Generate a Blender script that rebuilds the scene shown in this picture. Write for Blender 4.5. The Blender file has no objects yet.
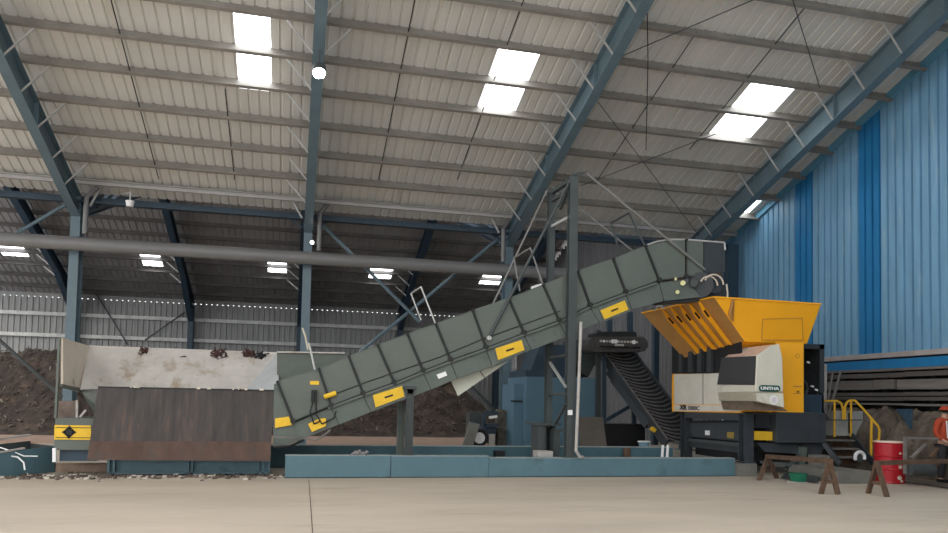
import bpy, bmesh, math, random
from mathutils import Vector, Matrix
random.seed(7)
S=bpy.context.scene; COL=S.collection
V=Vector
# ---------------------------------------------------------------- camera (survey of the photo)
H=1.6; YAW,PIT,ROL=[math.radians(a) for a in (13.638,2.699,1.175)]; F,Y0=747.0,365.25
_r=V((math.cos(YAW),-math.sin(YAW),0)); _f=V((math.sin(YAW)*math.cos(PIT),math.cos(YAW)*math.cos(PIT),math.sin(PIT)))
_u=V((-math.sin(YAW)*math.sin(PIT),-math.cos(YAW)*math.sin(PIT),math.cos(PIT)))
CR=_r*math.cos(ROL)+_u*math.sin(ROL); CU=_u*math.cos(ROL)-_r*math.sin(ROL)
EYE=V((0,0,H))
cd=bpy.data.cameras.new('camera'); cam=bpy.data.objects.new('camera',cd); COL.objects.link(cam)
M=Matrix(((CR.x,CU.x,-_f.x,0),(CR.y,CU.y,-_f.y,0),(CR.z,CU.z,-_f.z,H),(0,0,0,1))); cam.matrix_world=M
cd.sensor_width=36; cd.lens=F/948*36; cd.shift_y=(Y0-266.5)/948; cd.clip_end=300; S.camera=cam
def ray(u,v): return CR*((u-474)/F)-CU*((v-Y0)/F)+_f
def onY(u,v,y): r=ray(u,v); return EYE+r*(y/r.y)          # point of the vertical plane Y=y
def onX(u,v,x): r=ray(u,v); return EYE+r*(x/r.x)
def onZ(u,v,z=0): r=ray(u,v); return EYE+r*((z-H)/r.z)
RM=.321; RZ=7.445; RY=24.03                               # near roof: slope, eave height, eave line
def roofz(y): return RZ+RM*(RY-y)
def onR(u,v,off=0): r=ray(u,v); k=(RZ+off-H+RM*RY)/(r.z+RM*r.y); return EYE+r*k
QM=.335; QZ=7.5; QY=50.2; RIDGE2=37.1
def rearz(y): return QZ+QM*(QY-y)
def onQ(u,v,off=0): r=ray(u,v); k=(QZ+off-H+QM*QY)/(r.z+QM*r.y); return EYE+r*k
# ---------------------------------------------------------------- materials
def mat(name,col,rough=.6,metal=0,var=.12,scale=3,col2=None,f2=.0,bump=0,bscale=30,emit=None,es=0,stretch=None,spec=.4):
    m=bpy.data.materials.new(name); m.use_nodes=True; nt=m.node_tree; N=nt.nodes; L=nt.links; b=N['Principled BSDF']
    b.inputs['Roughness'].default_value=rough; b.inputs['Metallic'].default_value=metal
    b.inputs['Specular IOR Level'].default_value=spec
    if emit:
        b.inputs['Base Color'].default_value=(*col,1)
        b.inputs['Emission Color'].default_value=(*emit,1); b.inputs['Emission Strength'].default_value=es; return m
    tc=N.new('ShaderNodeTexCoord'); mp=N.new('ShaderNodeMapping'); L.new(tc.outputs['Object'],mp.inputs[0])
    if stretch: mp.inputs['Scale'].default_value=stretch
    n=N.new('ShaderNodeTexNoise'); n.inputs['Scale'].default_value=scale; n.inputs['Detail'].default_value=6; n.inputs['Roughness'].default_value=.65
    L.new(mp.outputs[0],n.inputs['Vector'])
    r=N.new('ShaderNodeValToRGB'); e=r.color_ramp.elements
    e[0].position=.3; e[1].position=.7
    e[0].color=(*[max(0,c*(1-var)) for c in col],1); e[1].color=(*[c*(1+var) for c in col],1)
    L.new(n.outputs['Fac'],r.inputs[0]); out=r.outputs[0]
    if col2:
        n2=N.new('ShaderNodeTexNoise'); n2.inputs['Scale'].default_value=scale*.6+.5; n2.inputs['Detail'].default_value=8; n2.inputs['Roughness'].default_value=.7
        L.new(mp.outputs[0],n2.inputs['Vector'])
        r2=N.new('ShaderNodeValToRGB'); r2.color_ramp.elements[0].position=.62-f2*.5; r2.color_ramp.elements[1].position=.74-f2*.4
        L.new(n2.outputs['Fac'],r2.inputs[0]); mx=N.new('ShaderNodeMix'); mx.data_type='RGBA'
        L.new(r2.outputs[0],mx.inputs[0]); L.new(out,mx.inputs[6]); mx.inputs[7].default_value=(*col2,1); out=mx.outputs[2]
    L.new(out,b.inputs['Base Color'])
    if bump:
        nb=N.new('ShaderNodeTexNoise'); nb.inputs['Scale'].default_value=bscale; nb.inputs['Detail'].default_value=5
        L.new(mp.outputs[0],nb.inputs['Vector']); bp=N.new('ShaderNodeBump'); bp.inputs['Strength'].default_value=bump; bp.inputs['Distance'].default_value=.03
        L.new(nb.outputs['Fac'],bp.inputs['Height']); L.new(bp.outputs[0],b.inputs['Normal'])
    return m
m_floor=mat('floor concrete',(.49,.415,.335),.75,var=.13,scale=.5,col2=(.41,.345,.28),f2=.14,bump=.25,bscale=9,stretch=(.45,1.6,1))
m_sheet=mat('galvanised roof sheet',(.71,.695,.655),.6,.0,var=.07,scale=.6,col2=(.60,.56,.49),f2=.05,stretch=(2.5,.3,.3))
m_sheet2=mat('darker far roof sheet',(.30,.29,.285),.7,.0,var=.15,scale=.6,col2=(.38,.33,.28),f2=.05,stretch=(2.5,.3,.3))  # darker tone than the near roof sheets
m_purlin=mat('galvanised purlin',(.27,.25,.225),.5,.1,var=.2,scale=1.5)
m_purlin2=mat('grey purlin',(.12,.11,.105),.6,.1,var=.15,scale=1.5)  # darker tone than the near purlins
m_brace=mat('pale galvanised rod',(.5,.5,.49),.4,.2,var=.1)
m_steel=mat('blue painted frame steel',(.12,.18,.215),.4,.0,var=.12,scale=2,col2=(.10,.15,.19),f2=.05)
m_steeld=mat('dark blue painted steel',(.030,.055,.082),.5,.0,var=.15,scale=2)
m_rear=mat('galvanised wall sheet',(.27,.27,.265),.55,.1,var=.2,scale=1.2,col2=(.17,.17,.165),f2=.1,stretch=(3,1,.25))
m_girt=mat('galvanised girt',(.5,.5,.48),.5,.1,var=.2,scale=3)
m_blue=mat('light blue cladding',(.19,.39,.575),.5,.0,var=.13,scale=1.0,col2=(.33,.50,.62),f2=.12,stretch=(1,4,.35))
m_bluest=mat('strong blue cladding',(.02,.20,.45),.5,.0,var=.10,scale=1.2,stretch=(1,3,.3))
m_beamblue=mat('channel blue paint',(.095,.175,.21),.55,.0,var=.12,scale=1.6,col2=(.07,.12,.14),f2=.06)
m_beamtop=mat('pale blue edge',(.30,.34,.34),.6,.0,var=.2,scale=4)  # paler tone for the top flanges
m_green=mat('grey green machine paint',(.115,.132,.115),.5,.0,var=.08,scale=1.4,col2=(.12,.135,.12),f2=.05)
m_greend=mat('grey green skirt paint',(.11,.13,.115),.5,.0,var=.12,scale=2,col2=(.07,.08,.07),f2=.08)
m_dark=mat('dark seam steel',(.018,.02,.02),.6,.0,var=.2)
m_tower=mat('tower grey steel',(.055,.065,.066),.55,.0,var=.15,scale=3)
m_char=mat('charcoal paint',(.040,.047,.054),.5,.0,var=.15,scale=2)
m_black=mat('black void steel',(.008,.009,.011),.6,.0,var=.3)
m_yel=mat('orange yellow paint',(1.0,.46,.02),.42,.0,var=.05,scale=1.5,col2=(.78,.36,.02),f2=.03)
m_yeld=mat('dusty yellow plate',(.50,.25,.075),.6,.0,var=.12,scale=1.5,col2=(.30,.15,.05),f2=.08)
m_sign=mat('yellow sign',(.80,.50,.03),.5,.0,var=.08,scale=6)
m_rail=mat('yellow handrail',(.75,.43,.03),.4,.0,var=.05)
m_white=mat('off white panel',(.66,.63,.55),.5,.0,var=.06,scale=2,col2=(.50,.47,.40),f2=.08)
m_cover=mat('cream cover',(.66,.64,.54),.4,.0,var=.06,scale=2,col2=(.42,.36,.29),f2=.06)
m_coverd=mat('darker cream lip',(.40,.36,.28),.6,.0,var=.25,scale=8,stretch=(1,8,1))  # darker streaky tone of the cover cream
m_pink=mat('dusty cover top',(.60,.44,.36),.5,.0,var=.2,scale=8)
m_glass=mat('smoked panel',(.05,.05,.055),.28,.0,var=.1,scale=3)
m_logo=mat('logo green',(.0,.075,.06),.4,var=.02)
m_whitep=mat('white lettering',(.85,.85,.85),.5,var=.01)
m_blackp=mat('black lettering',(.01,.01,.012),.5,var=.01)
m_rust=mat('rusty dark plate',(.048,.040,.037),.6,.0,var=.5,scale=1.3,col2=(.12,.065,.045),f2=.14,stretch=(4,1,.5))
m_rustb=mat('rusty lower plate',(.09,.052,.038),.7,.0,var=.3,scale=2,col2=(.08,.06,.055),f2=.2,stretch=(2,1,1))
m_palew=mat('scuffed pale steel',(.46,.43,.40),.5,.0,var=.16,scale=2.2,col2=(.30,.23,.16),f2=.16)
m_palew2=mat('bright scuffed steel',(.66,.57,.47),.5,.0,var=.08,scale=2,col2=(.30,.17,.09),f2=.03)
m_mulch=mat('dark mulch',(.040,.029,.023),.95,.0,var=.6,scale=2.5,col2=(.085,.058,.043),f2=.25,bump=1,bscale=9)
m_chip=mat('wood chip',(.11,.085,.07),.9,var=.5,scale=1.5)
m_dirt=mat('reddish dirt',(.36,.24,.175),.9,var=.2,scale=2,bump=.4)
m_conc=mat('grey concrete',(.17,.165,.145),.85,var=.2,scale=3,bump=.4)
m_rock=mat('earth bank',(.12,.095,.075),.95,var=.5,scale=2.5,col2=(.20,.17,.15),f2=.15,bump=1,bscale=6)
m_timber=mat('weathered dark rail',(.10,.09,.085),.8,var=.35,scale=2,stretch=(1,.3,3))
m_timberl=mat('pale weathered rail',(.17,.155,.145),.8,var=.3,scale=2,stretch=(1,.3,3))
m_wood=mat('brown trestle timber',(.115,.07,.045),.85,var=.35,scale=5,col2=(.05,.035,.028),f2=.1)
m_red=mat('red drum',(.40,.010,.02),.35,.0,var=.08,scale=3)
m_rubber=mat('black rubber belt',(.022,.022,.024),.8,var=.3,scale=4)
m_beltr=mat('dusty cleat',(.17,.16,.165),.8,var=.3,scale=4)
m_unit=mat('blue plant box',(.10,.19,.255),.5,.0,var=.08,scale=1.2,col2=(.07,.14,.19),f2=.04)
m_orange=mat('orange workwear',(.40,.055,.02),.8,var=.15,scale=8)
m_skin=mat('skin',(.50,.29,.20),.6,var=.05)
m_navy=mat('dark work trousers',(.03,.03,.035),.9,var=.2)
m_greenb=mat('green plastic',(.01,.15,.085),.5,var=.1)
m_basin=mat('pale blue plastic',(.18,.33,.42),.5,var=.1)
m_sky=mat('backlit skylight sheet',(.8,.85,.9),.6,emit=(.93,.97,1.0),es=6.5)
m_sky2=mat('backlit far skylight sheet',(.8,.85,.9),.6,emit=(.95,.98,1.0),es=6)
m_sky3=mat('dim backlit skylight sheet',(.6,.7,.8),.6,emit=(.55,.75,1.0),es=.9)
m_lamp=mat('lit lamp lens',(.9,.9,.9),.4,emit=(1,.98,.93),es=60)
m_pipe=mat('grey pipe',(.20,.20,.20),.45,.1,var=.08,scale=1)
# ---------------------------------------------------------------- building blocks
class B:
    def __init__(s): s.v=[]; s.f=[]; s.m=[]; s.mi=0
    def add(s,vs,fs):
        n=len(s.v); s.v+=[V(p) for p in vs]; s.f+=[tuple(i+n for i in f) for f in fs]; s.m+=[s.mi]*len(fs); return s
    def box(s,x0,x1,y0,y1,z0,z1):
        return s.add([(x,y,z) for x in (x0,x1) for y in (y0,y1) for z in (z0,z1)],[(0,1,3,2),(4,6,7,5),(0,4,5,1),(2,3,7,6),(0,2,6,4),(1,5,7,3)])
    def bar(s,p,q,a,b):                       # straight bar from p to q, half-extent vectors a and b
        p,q,a,b=V(p),V(q),V(a),V(b)
        return s.add([p-a-b,p+a-b,p+a+b,p-a+b,q-a-b,q+a-b,q+a+b,q-a+b],[(0,3,2,1),(4,5,6,7),(0,1,5,4),(1,2,6,5),(2,3,7,6),(3,0,4,7)])
    def rod(s,p,q,w,h=None,up=(0,0,1)):       # rectangular bar w wide, h high
        p,q=V(p),V(q); d=(q-p).normalized(); up=V(up)
        if abs(d.dot(up))>.98: up=V((0,1,0)) if abs(d.y)<.9 else V((1,0,0))
        a=d.cross(up).normalized(); b=a.cross(d); return s.bar(p,q,a*w/2,b*(h or w)/2)
    def tube(s,p,q,r,n=10,r2=None,cap=True):
        p,q=V(p),V(q); d=(q-p).normalized(); up=V((0,0,1)) if abs(d.z)<.95 else V((1,0,0)); a=d.cross(up).normalized(); b=a.cross(d); r2=r if r2 is None else r2
        vs=[p+(a*math.cos(t)+b*math.sin(t))*r for t in [2*math.pi*i/n for i in range(n)]]+[q+(a*math.cos(t)+b*math.sin(t))*r2 for t in [2*math.pi*i/n for i in range(n)]]
        fs=[(i,(i+1)%n,(i+1)%n+n,i+n) for i in range(n)]
        if cap: fs+=[tuple(range(n-1,-1,-1)),tuple(range(n,2*n))]
        return s.add(vs,fs)
    def path(s,pts,r,n=8):
        for a,b in zip(pts,pts[1:]): s.tube(a,b,r,n)
        return s
    def prism(s,pts,vec):
        pts=[V(p) for p in pts]; vec=V(vec); n=len(pts)
        return s.add(pts+[p+vec for p in pts],[tuple(range(n)),tuple(range(2*n-1,n-1,-1))]+[(i,i+n,(i+1)%n+n,(i+1)%n) for i in range(n)])
    def ibeam(s,p,q,dv,wv,depth,width,tf=.02,tw=.015):   # dv: depth direction, wv: flange direction
        p,q,dv,wv=V(p),V(q),V(dv).normalized(),V(wv).normalized()
        for sg in (-1,1): s.bar(p+dv*sg*(depth-tf)/2,q+dv*sg*(depth-tf)/2,dv*tf/2,wv*width/2)
        return s.bar(p,q,dv*(depth/2-tf),wv*tw/2)
    def build(s,name,mats,parent=None,bevel=0,smooth=False):
        if not isinstance(mats,(list,tuple)): mats=[mats]
        org=ORG.get(parent.name,V((0,0,0))) if parent else None
        if parent is None:
            xs=[p.x for p in s.v]; ys=[p.y for p in s.v]; org=V(((min(xs)+max(xs))/2,(min(ys)+max(ys))/2,min(p.z for p in s.v)))
        me=bpy.data.meshes.new(name); me.from_pydata([p-org for p in s.v],[],s.f)
        for mm in mats: me.materials.append(mm)
        for i,pl in enumerate(me.polygons): pl.material_index=s.m[i]; pl.use_smooth=smooth
        bm=bmesh.new(); bm.from_mesh(me); bmesh.ops.recalc_face_normals(bm,faces=bm.faces); bm.to_mesh(me); bm.free()
        o=bpy.data.objects.new(name,me); COL.objects.link(o)
        if parent: o.parent=parent
        else: o.location=org
        ORG[o.name]=org
        if bevel:
            bv=o.modifiers.new('bevel','BEVEL'); bv.width=bevel; bv.segments=2; bv.limit_method='ANGLE'
        return o
ORG={}
def tag(o,label,cat,group=None,kind=None):
    o['label']=label; o['category']=cat
    if group: o['group']=group
    if kind: o['kind']=kind
    return o
def thing(name,label,cat,loc,group=None):
    o=bpy.data.objects.new(name,None); COL.objects.link(o); o.location=loc; o.empty_display_size=.2; ORG[o.name]=V(loc); return tag(o,label,cat,group)
def struct(o,label=None):
    o['kind']='structure'
    if label: o['label']=label
    return o
def text(body,matl,parent,name,origin,xdir,updir,height,width=None,label=None,bold=.0):
    c=bpy.data.curves.new('t','FONT'); c.body=body; c.size=1; c.extrude=.02; c.offset=bold; c.align_x='LEFT'
    o=bpy.data.objects.new('t',c); COL.objects.link(o); bpy.context.view_layer.update()
    me=bpy.data.meshes.new_from_object(o.evaluated_get(bpy.context.evaluated_depsgraph_get())); bpy.data.objects.remove(o)
    xs=[v.co.x for v in me.vertices]; ys=[v.co.y for v in me.vertices]; w=max(xs)-min(xs); h=max(ys)-min(ys); x0=min(xs); y0=min(ys)
    sx=(width/w) if width else height/h; sy=height/h; X=V(xdir).normalized(); U=V(updir).normalized(); Nn=X.cross(U)
    org=ORG[parent.name]
    for v in me.vertices: v.co=V(origin)+X*((v.co.x-x0)*sx)+U*((v.co.y-y0)*sy)+Nn*(v.co.z*.2)-org
    me.name=name; me.materials.clear(); me.materials.append(matl)
    t=bpy.data.objects.new(name,me); COL.objects.link(t); t.parent=parent; ORG[t.name]=org
    if label: t['label']=label
    return t
# ================================================================ THE SETTING
XL,XR=-21.0,15.23
struct(B().box(XL-4,26,-6,54,-.3,0).build('floor',m_floor),'dusty pale concrete floor of the hall')
def roof(name,y_lo,y_hi,zf,holes,m,per=.26,h=.032,x0=XL,x1=XR+.05):
    """trapezoid-ribbed sheets between y_lo (eave side) and y_hi; holes=[(x0,x1,y0,y1)] left for the skylights"""
    b=B(); n=int((x1-x0)/per)+1; ys=sorted(set([y_lo,y_hi]+[y for hh in holes for y in hh[2:]]))
    for i in range(n):
        x=x0+i*per; xs=[x,x+per*.72,x+per*.80,x+per*.93,x+per]; zs=[0,0,h,h,0]
        for a,c in zip(ys,ys[1:]):
            mid=(a+c)/2
            if any(hx0<=x+per/2<=hx1 and hy0<mid<hy1 for hx0,hx1,hy0,hy1 in holes): continue
            vs=[(xx,y,zf(y)+z+.12) for y in (a,c) for xx,z in zip(xs,zs)]
            b.add(vs,[(k,k+1,k+6,k+5) for k in range(4)])
    o=b.build(name,m); return struct(o)
def skylight(i,rect,zf,m,label):
    x0,x1,y0,y1=rect; b=B(); n=8
    b.add([(x0+(x1-x0)*k/n,y,zf(y)+.13+(.015 if k%2 else 0)) for y in (y0,y1) for k in range(n+1)],[(k,k+1,k+n+2,k+n+1) for k in range(n)])
    return struct(b.build('window_%d'%i,m),label)
def rect_on(fn,quad):
    ps=[fn(u,v) for u,v in quad]; return (min(ps[0].x,ps[3].x)*.5+max(ps[0].x,ps[3].x)*.5, (ps[1].x+ps[2].x)/2, min((ps[0].y+ps[1].y)/2,(ps[2].y+ps[3].y)/2), max((ps[0].y+ps[1].y)/2,(ps[2].y+ps[3].y)/2))
nearS=[rect_on(lambda u,v:onR(u,v,.12),q) for q in ([(234,12),(274,17),(275,92),(238,88)],[(500,48),(536,53),(512,114),(478,109)],[(748,83),(789,87),(748,139),(713,134)],)]
nearS.append(rect_on(lambda u,v:onR(u,v,.12),[(741,200),(756,200),(750,214),(733,214)]))
rearS=[rect_on(lambda u,v:onQ(u,v,.12),q) for q in ([(0,242),(22,243),(27,256),(2,256)],[(139,250.5),(159,251.5),(162,266.5),(142,265.5)],[(267,259),(287,260),(287,273),(267,272)],[(370,265),(391,266),(390,279),(370,278)],[(483,272),(504,273),(501,285),(481,284)],[(606,225),(634,227),(634,233),(606,231)])]
roof('ceiling_near',RY+.1,11,roofz,nearS,m_sheet)
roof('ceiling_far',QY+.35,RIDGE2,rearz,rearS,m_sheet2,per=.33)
zmid=lambda y:rearz(RIDGE2)-(RIDGE2-y)*(rearz(RIDGE2)-7.5)/(RIDGE2-24.2)
midS=[(x,x+1.4,27.5,35.5) for x in (-19,-15.5,-9.5,-3.2,3.4,10)]  # added glowing strips, out of view, to brighten the far bay
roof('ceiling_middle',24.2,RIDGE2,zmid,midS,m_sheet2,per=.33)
for i,r in enumerate(midS): skylight(i+20,r,zmid,m_sky,'added out-of-view glowing strip of the middle roof slope')
zfr=lambda y:roofz(11)-(11-y)*RM
frS=[(x,x+2.0,-1.5,8.5) for x in (-18,-11,-4.6,1.6,8.4)]  # glowing strips added overhead out of view as extra light
roof('ceiling_front',-4,11,zfr,frS,m_sheet)  # unseen slope, closed with the front wall to restrict light from behind
for i,r in enumerate(frS): skylight(i+30,r,zfr,m_sky,'added out-of-view glowing strip above the camera side of the hall')
struct(B().box(5.0,XR+.3,-4.2,-4,0,6.9).build('wall_front',m_rear),'unseen corrugated wall added on the camera side to limit light beside the open doorway')  # unseen wall pieces added so light enters mainly from the left
struct(B().box(XL,5.0,-4.2,-4,5.6,6.9).build('wall_front_lintel',m_rear),'unseen wall added above the wide open doorway that lets light in on the camera side')
names=['left bright skylight strip in the near roof slope','middle bright skylight strip in the near roof slope','right bright skylight strip near the blue wall','small skylight tucked beside the blue gable']
for i,r in enumerate(nearS): skylight(i+1,r,roofz,m_sky,names[i])
for i,r in enumerate(rearS): skylight(i+5,r,rearz,m_sky3 if i==5 else m_sky2,'skylight %s of the far roof slope'%['at the left edge','left of the far frame','behind the tall blue column','right of the tall blue column','beside the tower','bluish, behind the tower rods'][i])
# purlins
ordn=['first','second','third','fourth','fifth','sixth','seventh','eighth','ninth','tenth','eleventh','twelfth']
def purlin(y,zf,m,label,group,x0=XL,x1=XR,d=.27,w=.09,sl=RM):
    n=V((0,sl,1)).normalized(); t=V((0,1,-sl)).normalized(); c0=V((x0,y,zf(y))); c1=V((x1,y,zf(y))); b=B()
    b.bar(c0,c1,n*d/2,t*.006); b.bar(c0+n*d/2+t*w/2,c1+n*d/2+t*w/2,n*.006,t*w/2); b.bar(c0-n*d/2-t*w/2,c1-n*d/2-t*w/2,n*.006,t*w/2)
    b.bar(c0-n*(d/2-.02)-t*w,c1-n*(d/2-.02)-t*w,n*.02,t*.006)
    return tag(b.build('roof_purlin',m),label,'purlin',group)
PY=[22.2,21.07,19.87,18.65,17.55,16.42,15.32,14.15,13.0,11.8]
for i,y in enumerate(PY): purlin(y,roofz,m_purlin,'galvanised roof purlin of the near slope, %s row up from the pale eave beam'%ordn[i],'near slope purlins')
QP=[49.0-1.32*i for i in range(9)]
for i,y in enumerate(QP): purlin(y,rearz,m_purlin2,'dark grey purlin of the far roof slope, %s row up from the rear wall'%ordn[i],'far slope purlins',sl=QM)
# eave members
b=B(); b.box(XL,XR,23.32,23.40,7.60,7.70); b.box(XL,XR,23.2,23.52,7.70,7.72); tag(b.build('eave_beam',mat('pale eave beam',(.42,.41,.40),.5,var=.08)),'pale galvanised eave beam running across all the bays','beam')
b=B(); b.ibeam((XL,24.0,7.28),(XR,24.0,7.28),(0,0,1),(0,1,0),.17,.25,.03,.2); b.box(XL,XR,23.7,23.78,7.15,7.22); tag(b.build('valley_beam',m_steeld),'dark blue valley beam just under the pale eave beam','beam')
pa=onY(0,239.5,23.45); pb=onY(510,269,23.45); b=B(); b.tube((XL,23.45,pa.z),(XR-.6,23.45,(pa.z+pb.z)/2),.20,20); tag(b.build('overhead_pipe',m_pipe,smooth=False),'thick grey pipe crossing the blue columns','pipe')
# rear wall
b=B(); per=.33; n=int((XR+6-XL-0)/per)
for i in range(n):
    x=XL-3+i*per; xs=[x,x+.2,x+.235,x+.295,x+.33]; ys=[50.25,50.25,50.2,50.2,50.25]
    b.add([(xx,yy,z) for z in (0,7.36) for xx,yy in zip(xs,ys)],[(k,k+1,k+6,k+5) for k in range(4)])
    b.box(x+.08,x+.33,50.2,50.27,7.36,7.66); b.box(x-.001,x+.081,50.2,50.27,7.395,7.66)
struct(b.build('wall_rear',m_rear),'corrugated galvanised rear wall with daylight gaps along its top')
b=B(); b.prism([onZ(308.5,480)+V((0,0,.001)),onZ(309.1,480)+V((0,0,.001)),onZ(313.6,540)+V((0,0,.001)),onZ(312.6,540)+V((0,0,.001))],(0,0,.003)); struct(b.build('trim_9',m_chip),'thin joint line in the concrete floor')
for i,z in enumerate((6.337,5.036,3.75)):
    b=B(); b.box(XL,XR,50.02,50.19,z-.05,z+.05); b.box(XL,XR,50.0,50.03,z-.11,z+.11); struct(b.build('trim_%d'%(i+1),m_girt),'galvanised girt of the rear wall, %s from the top'%ordn[i])
# blue gable wall
sY=[onX(u,290,XR).y for u in (797,815.5,858,883)]
b=B(); zb=3.07; y=24.3; per=.27
while y>-4:
    y1=y-per; mid=(y+y1)/2; b.mi=1 if (sY[1]<mid<sY[0] or sY[3]<mid<sY[2] or mid>23.7) else 0
    ys=[y,y-.20,y-.205,y-.258,y1]; xs=[XR,XR,XR+.06,XR+.06,XR]
    b.add([(xx,yy,z if z==zb else (roofz(yy) if yy>11 else zfr(yy))+.11) for z in (zb,99) for xx,yy in zip(xs,ys)],[(k,k+1,k+6,k+5) for k in range(4)]); y=y1
b.mi=1; b.box(XR-.07,XR+.02,-4,24.3,2.62,2.9)
wr=struct(b.build('wall_right',[m_blue,m_bluest]),'blue corrugated gable wall with two stronger blue stripes')
b=B(); b.box(XR-.10,XR,-4,24.3,2.95,3.08); struct(b.build('trim_4',mat('pale ledge',(.42,.38,.37),.6)),'pale ledge under the blue cladding')
b=B(); b.bar((XR-.05,24.1,roofz(24.1)+.02),(XR-.05,10.9,roofz(10.9)+.02),(0,0,.12),(.04,0,0)); struct(b.build('trim_5',mat('blue flashing',(.13,.36,.52),.5)),'blue verge flashing along the gable top')
# beyond the gable end, the far bay side wall
b=B(); n=int(26/.33)
for i in range(n):
    y=24.3+i*.33; b.add([(XR+xx,y+yy,z) for z in (0,zmid(y)-.05 if y<RIDGE2 else rearz(y)-.05) for xx,yy in ((0,0),(0,.2),(-.05,.235),(-.05,.295),(0,.33))],[(k,k+1,k+6,k+5) for k in range(4)])
struct(b.build('wall_far_right',mat('dim side sheet',(.13,.13,.135),.6,var=.2,scale=1.2,stretch=(1,3,.25))))
# ================================================================ PORTAL FRAMES
FX=[-12.96,-6.31,.34,6.91,13.60]
fl=['blue portal frame beyond the left edge of the hall','leftmost tall blue column and rafter, beside the pale hopper','blue column and rafter carrying the lit floodlight','blue column and rafter behind the conveyor, left of the tower','blue rafter nearest the blue corrugated wall']
for i,X in enumerate(FX):
    t=thing('portal_frame',fl[i],'frame',(X,24.03,0),'portal frames of the near bay')
    b=B(); b.ibeam((X,24.03,0),(X,24.03,7.35),(0,1,0),(1,0,0),.50,.26,.025,.02); b.box(X-.16,X+.16,23.75,24.3,6.98,7.03); b.box(X-.25,X+.25,23.7,24.4,0,.03)
    b.build('column',m_steel,t)
    o=-.50; n=V((0,RM,1)).normalized()
    p=V((X,24.2,roofz(24.2)+o+.04)); q=V((X,10.8,roofz(10.8)+o+.04)); b=B(); b.ibeam(p,q,n,(1,0,0),.62,.25,.02,.015)
    # haunch: deeper web wedge with its own lower flange
    h0=V((X,24.28,6.98)); h1=V((X,23.78,6.98)); h2=V((X,20.4,roofz(20.4)+o-.25)); h3=V((X,24.28,7.4))
    b.prism([h0-V((.008,0,0)),h1-V((.008,0,0)),h2-V((.008,0,0)),h3-V((.008,0,0))],(.016,0,0)); b.bar(h1,h2,(.125,0,0),(0,.0,.012))
    for k in range(2,9,3): b.bar(V((X,PY[k],roofz(PY[k])+o+.04-.29)),V((X,PY[k],roofz(PY[k])+o+.04+.29)),(.12,0,0),(0,.008,0))
    b.build('rafter',m_steel,t)
    side=1 if i<=1 else -1
    for k,y in enumerate(PY[:8]):
        for sd in ((side,) if not (i==2 and k>=5) else (1,-1)):
            b=B(); b.rod((X+sd*.1,y+.02,roofz(y)-.78),(X+sd*.78,y-.04,roofz(y)-.03),.035,.035); b.build('fly_brace',m_brace,t)
    for sx in (-1,1): B().rod((X+sx*.18,24.0,6.95),(X+sx*.75,24.0,7.3),.07,.05).build('knee_brace',m_steeld,t)
for i,X in enumerate(FX):
    t=thing('portal_frame',['far dark blue frame seen through the left bay','far dark blue frame left of the floodlight column','far dark blue frame hidden behind the floodlight column','far dark blue frame right of the floodlight column','far dark blue frame near the gable'][i],'frame',(X,50,0),'portal frames of the far bay')
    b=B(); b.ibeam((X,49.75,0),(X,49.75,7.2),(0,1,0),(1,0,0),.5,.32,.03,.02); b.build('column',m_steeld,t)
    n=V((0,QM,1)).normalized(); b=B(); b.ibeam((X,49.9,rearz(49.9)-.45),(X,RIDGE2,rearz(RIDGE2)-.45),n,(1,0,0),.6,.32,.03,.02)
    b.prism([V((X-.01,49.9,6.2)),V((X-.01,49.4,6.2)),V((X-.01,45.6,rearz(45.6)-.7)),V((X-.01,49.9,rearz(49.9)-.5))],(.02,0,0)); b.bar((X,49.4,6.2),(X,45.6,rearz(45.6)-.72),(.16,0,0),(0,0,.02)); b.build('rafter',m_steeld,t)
    for k in (2,3,4):
        y=QP[k]; b=B(); b.rod((X-.1,y,rearz(y)-.75),(X-.9,y,rearz(y)-.08),.05,.05); b.build('fly_brace',m_brace,t)
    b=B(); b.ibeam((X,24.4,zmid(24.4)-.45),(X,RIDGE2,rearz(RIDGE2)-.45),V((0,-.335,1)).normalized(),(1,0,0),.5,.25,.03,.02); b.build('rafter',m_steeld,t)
# X braces between the columns, sag rods, roof cross rods
def simple(name,b,m,label,cat,group=None,**k): return tag(b.build(name,m,**k),label,cat,group)
def tubeY(p,q,y,r): return B().tube(onY(*p,y),onY(*q,y),r,8)
simple('cross_brace',tubeY((318,221),(420,322),24.15,.055),m_steel,'steel brace slanting down right from the floodlight column','brace','bay cross braces')
simple('cross_brace',tubeY((497,240),(360,352),24.28,.055),m_steel,'steel brace slanting down left above the conveyor','brace','bay cross braces')
simple('cross_brace',tubeY((68,203),(-20,255),23.8,.05),m_steel,'steel brace running left from the leftmost column top','brace','bay cross braces')
simple('cross_brace',tubeY((-15,327),(62,397),22.9,.05),m_tower,'grey tube slanting down to the leftmost column foot','brace','bay cross braces')
simple('cross_brace',B().rod(onY(470,385,24.2),onY(503,418,24.2),.09),m_tower,'grey tube slanting down to the column foot under the conveyor','brace','bay cross braces')
for p,q,w in (((95,292),(128,345),'left falling rod'),((185,312),(145,340),'left rising rod')):
    simple('wall_brace',tubeY(p,q,49.95,.04),m_tower,'thin dark %s of the cross on the rear wall'%w,'brace','rear wall rods')
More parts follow.
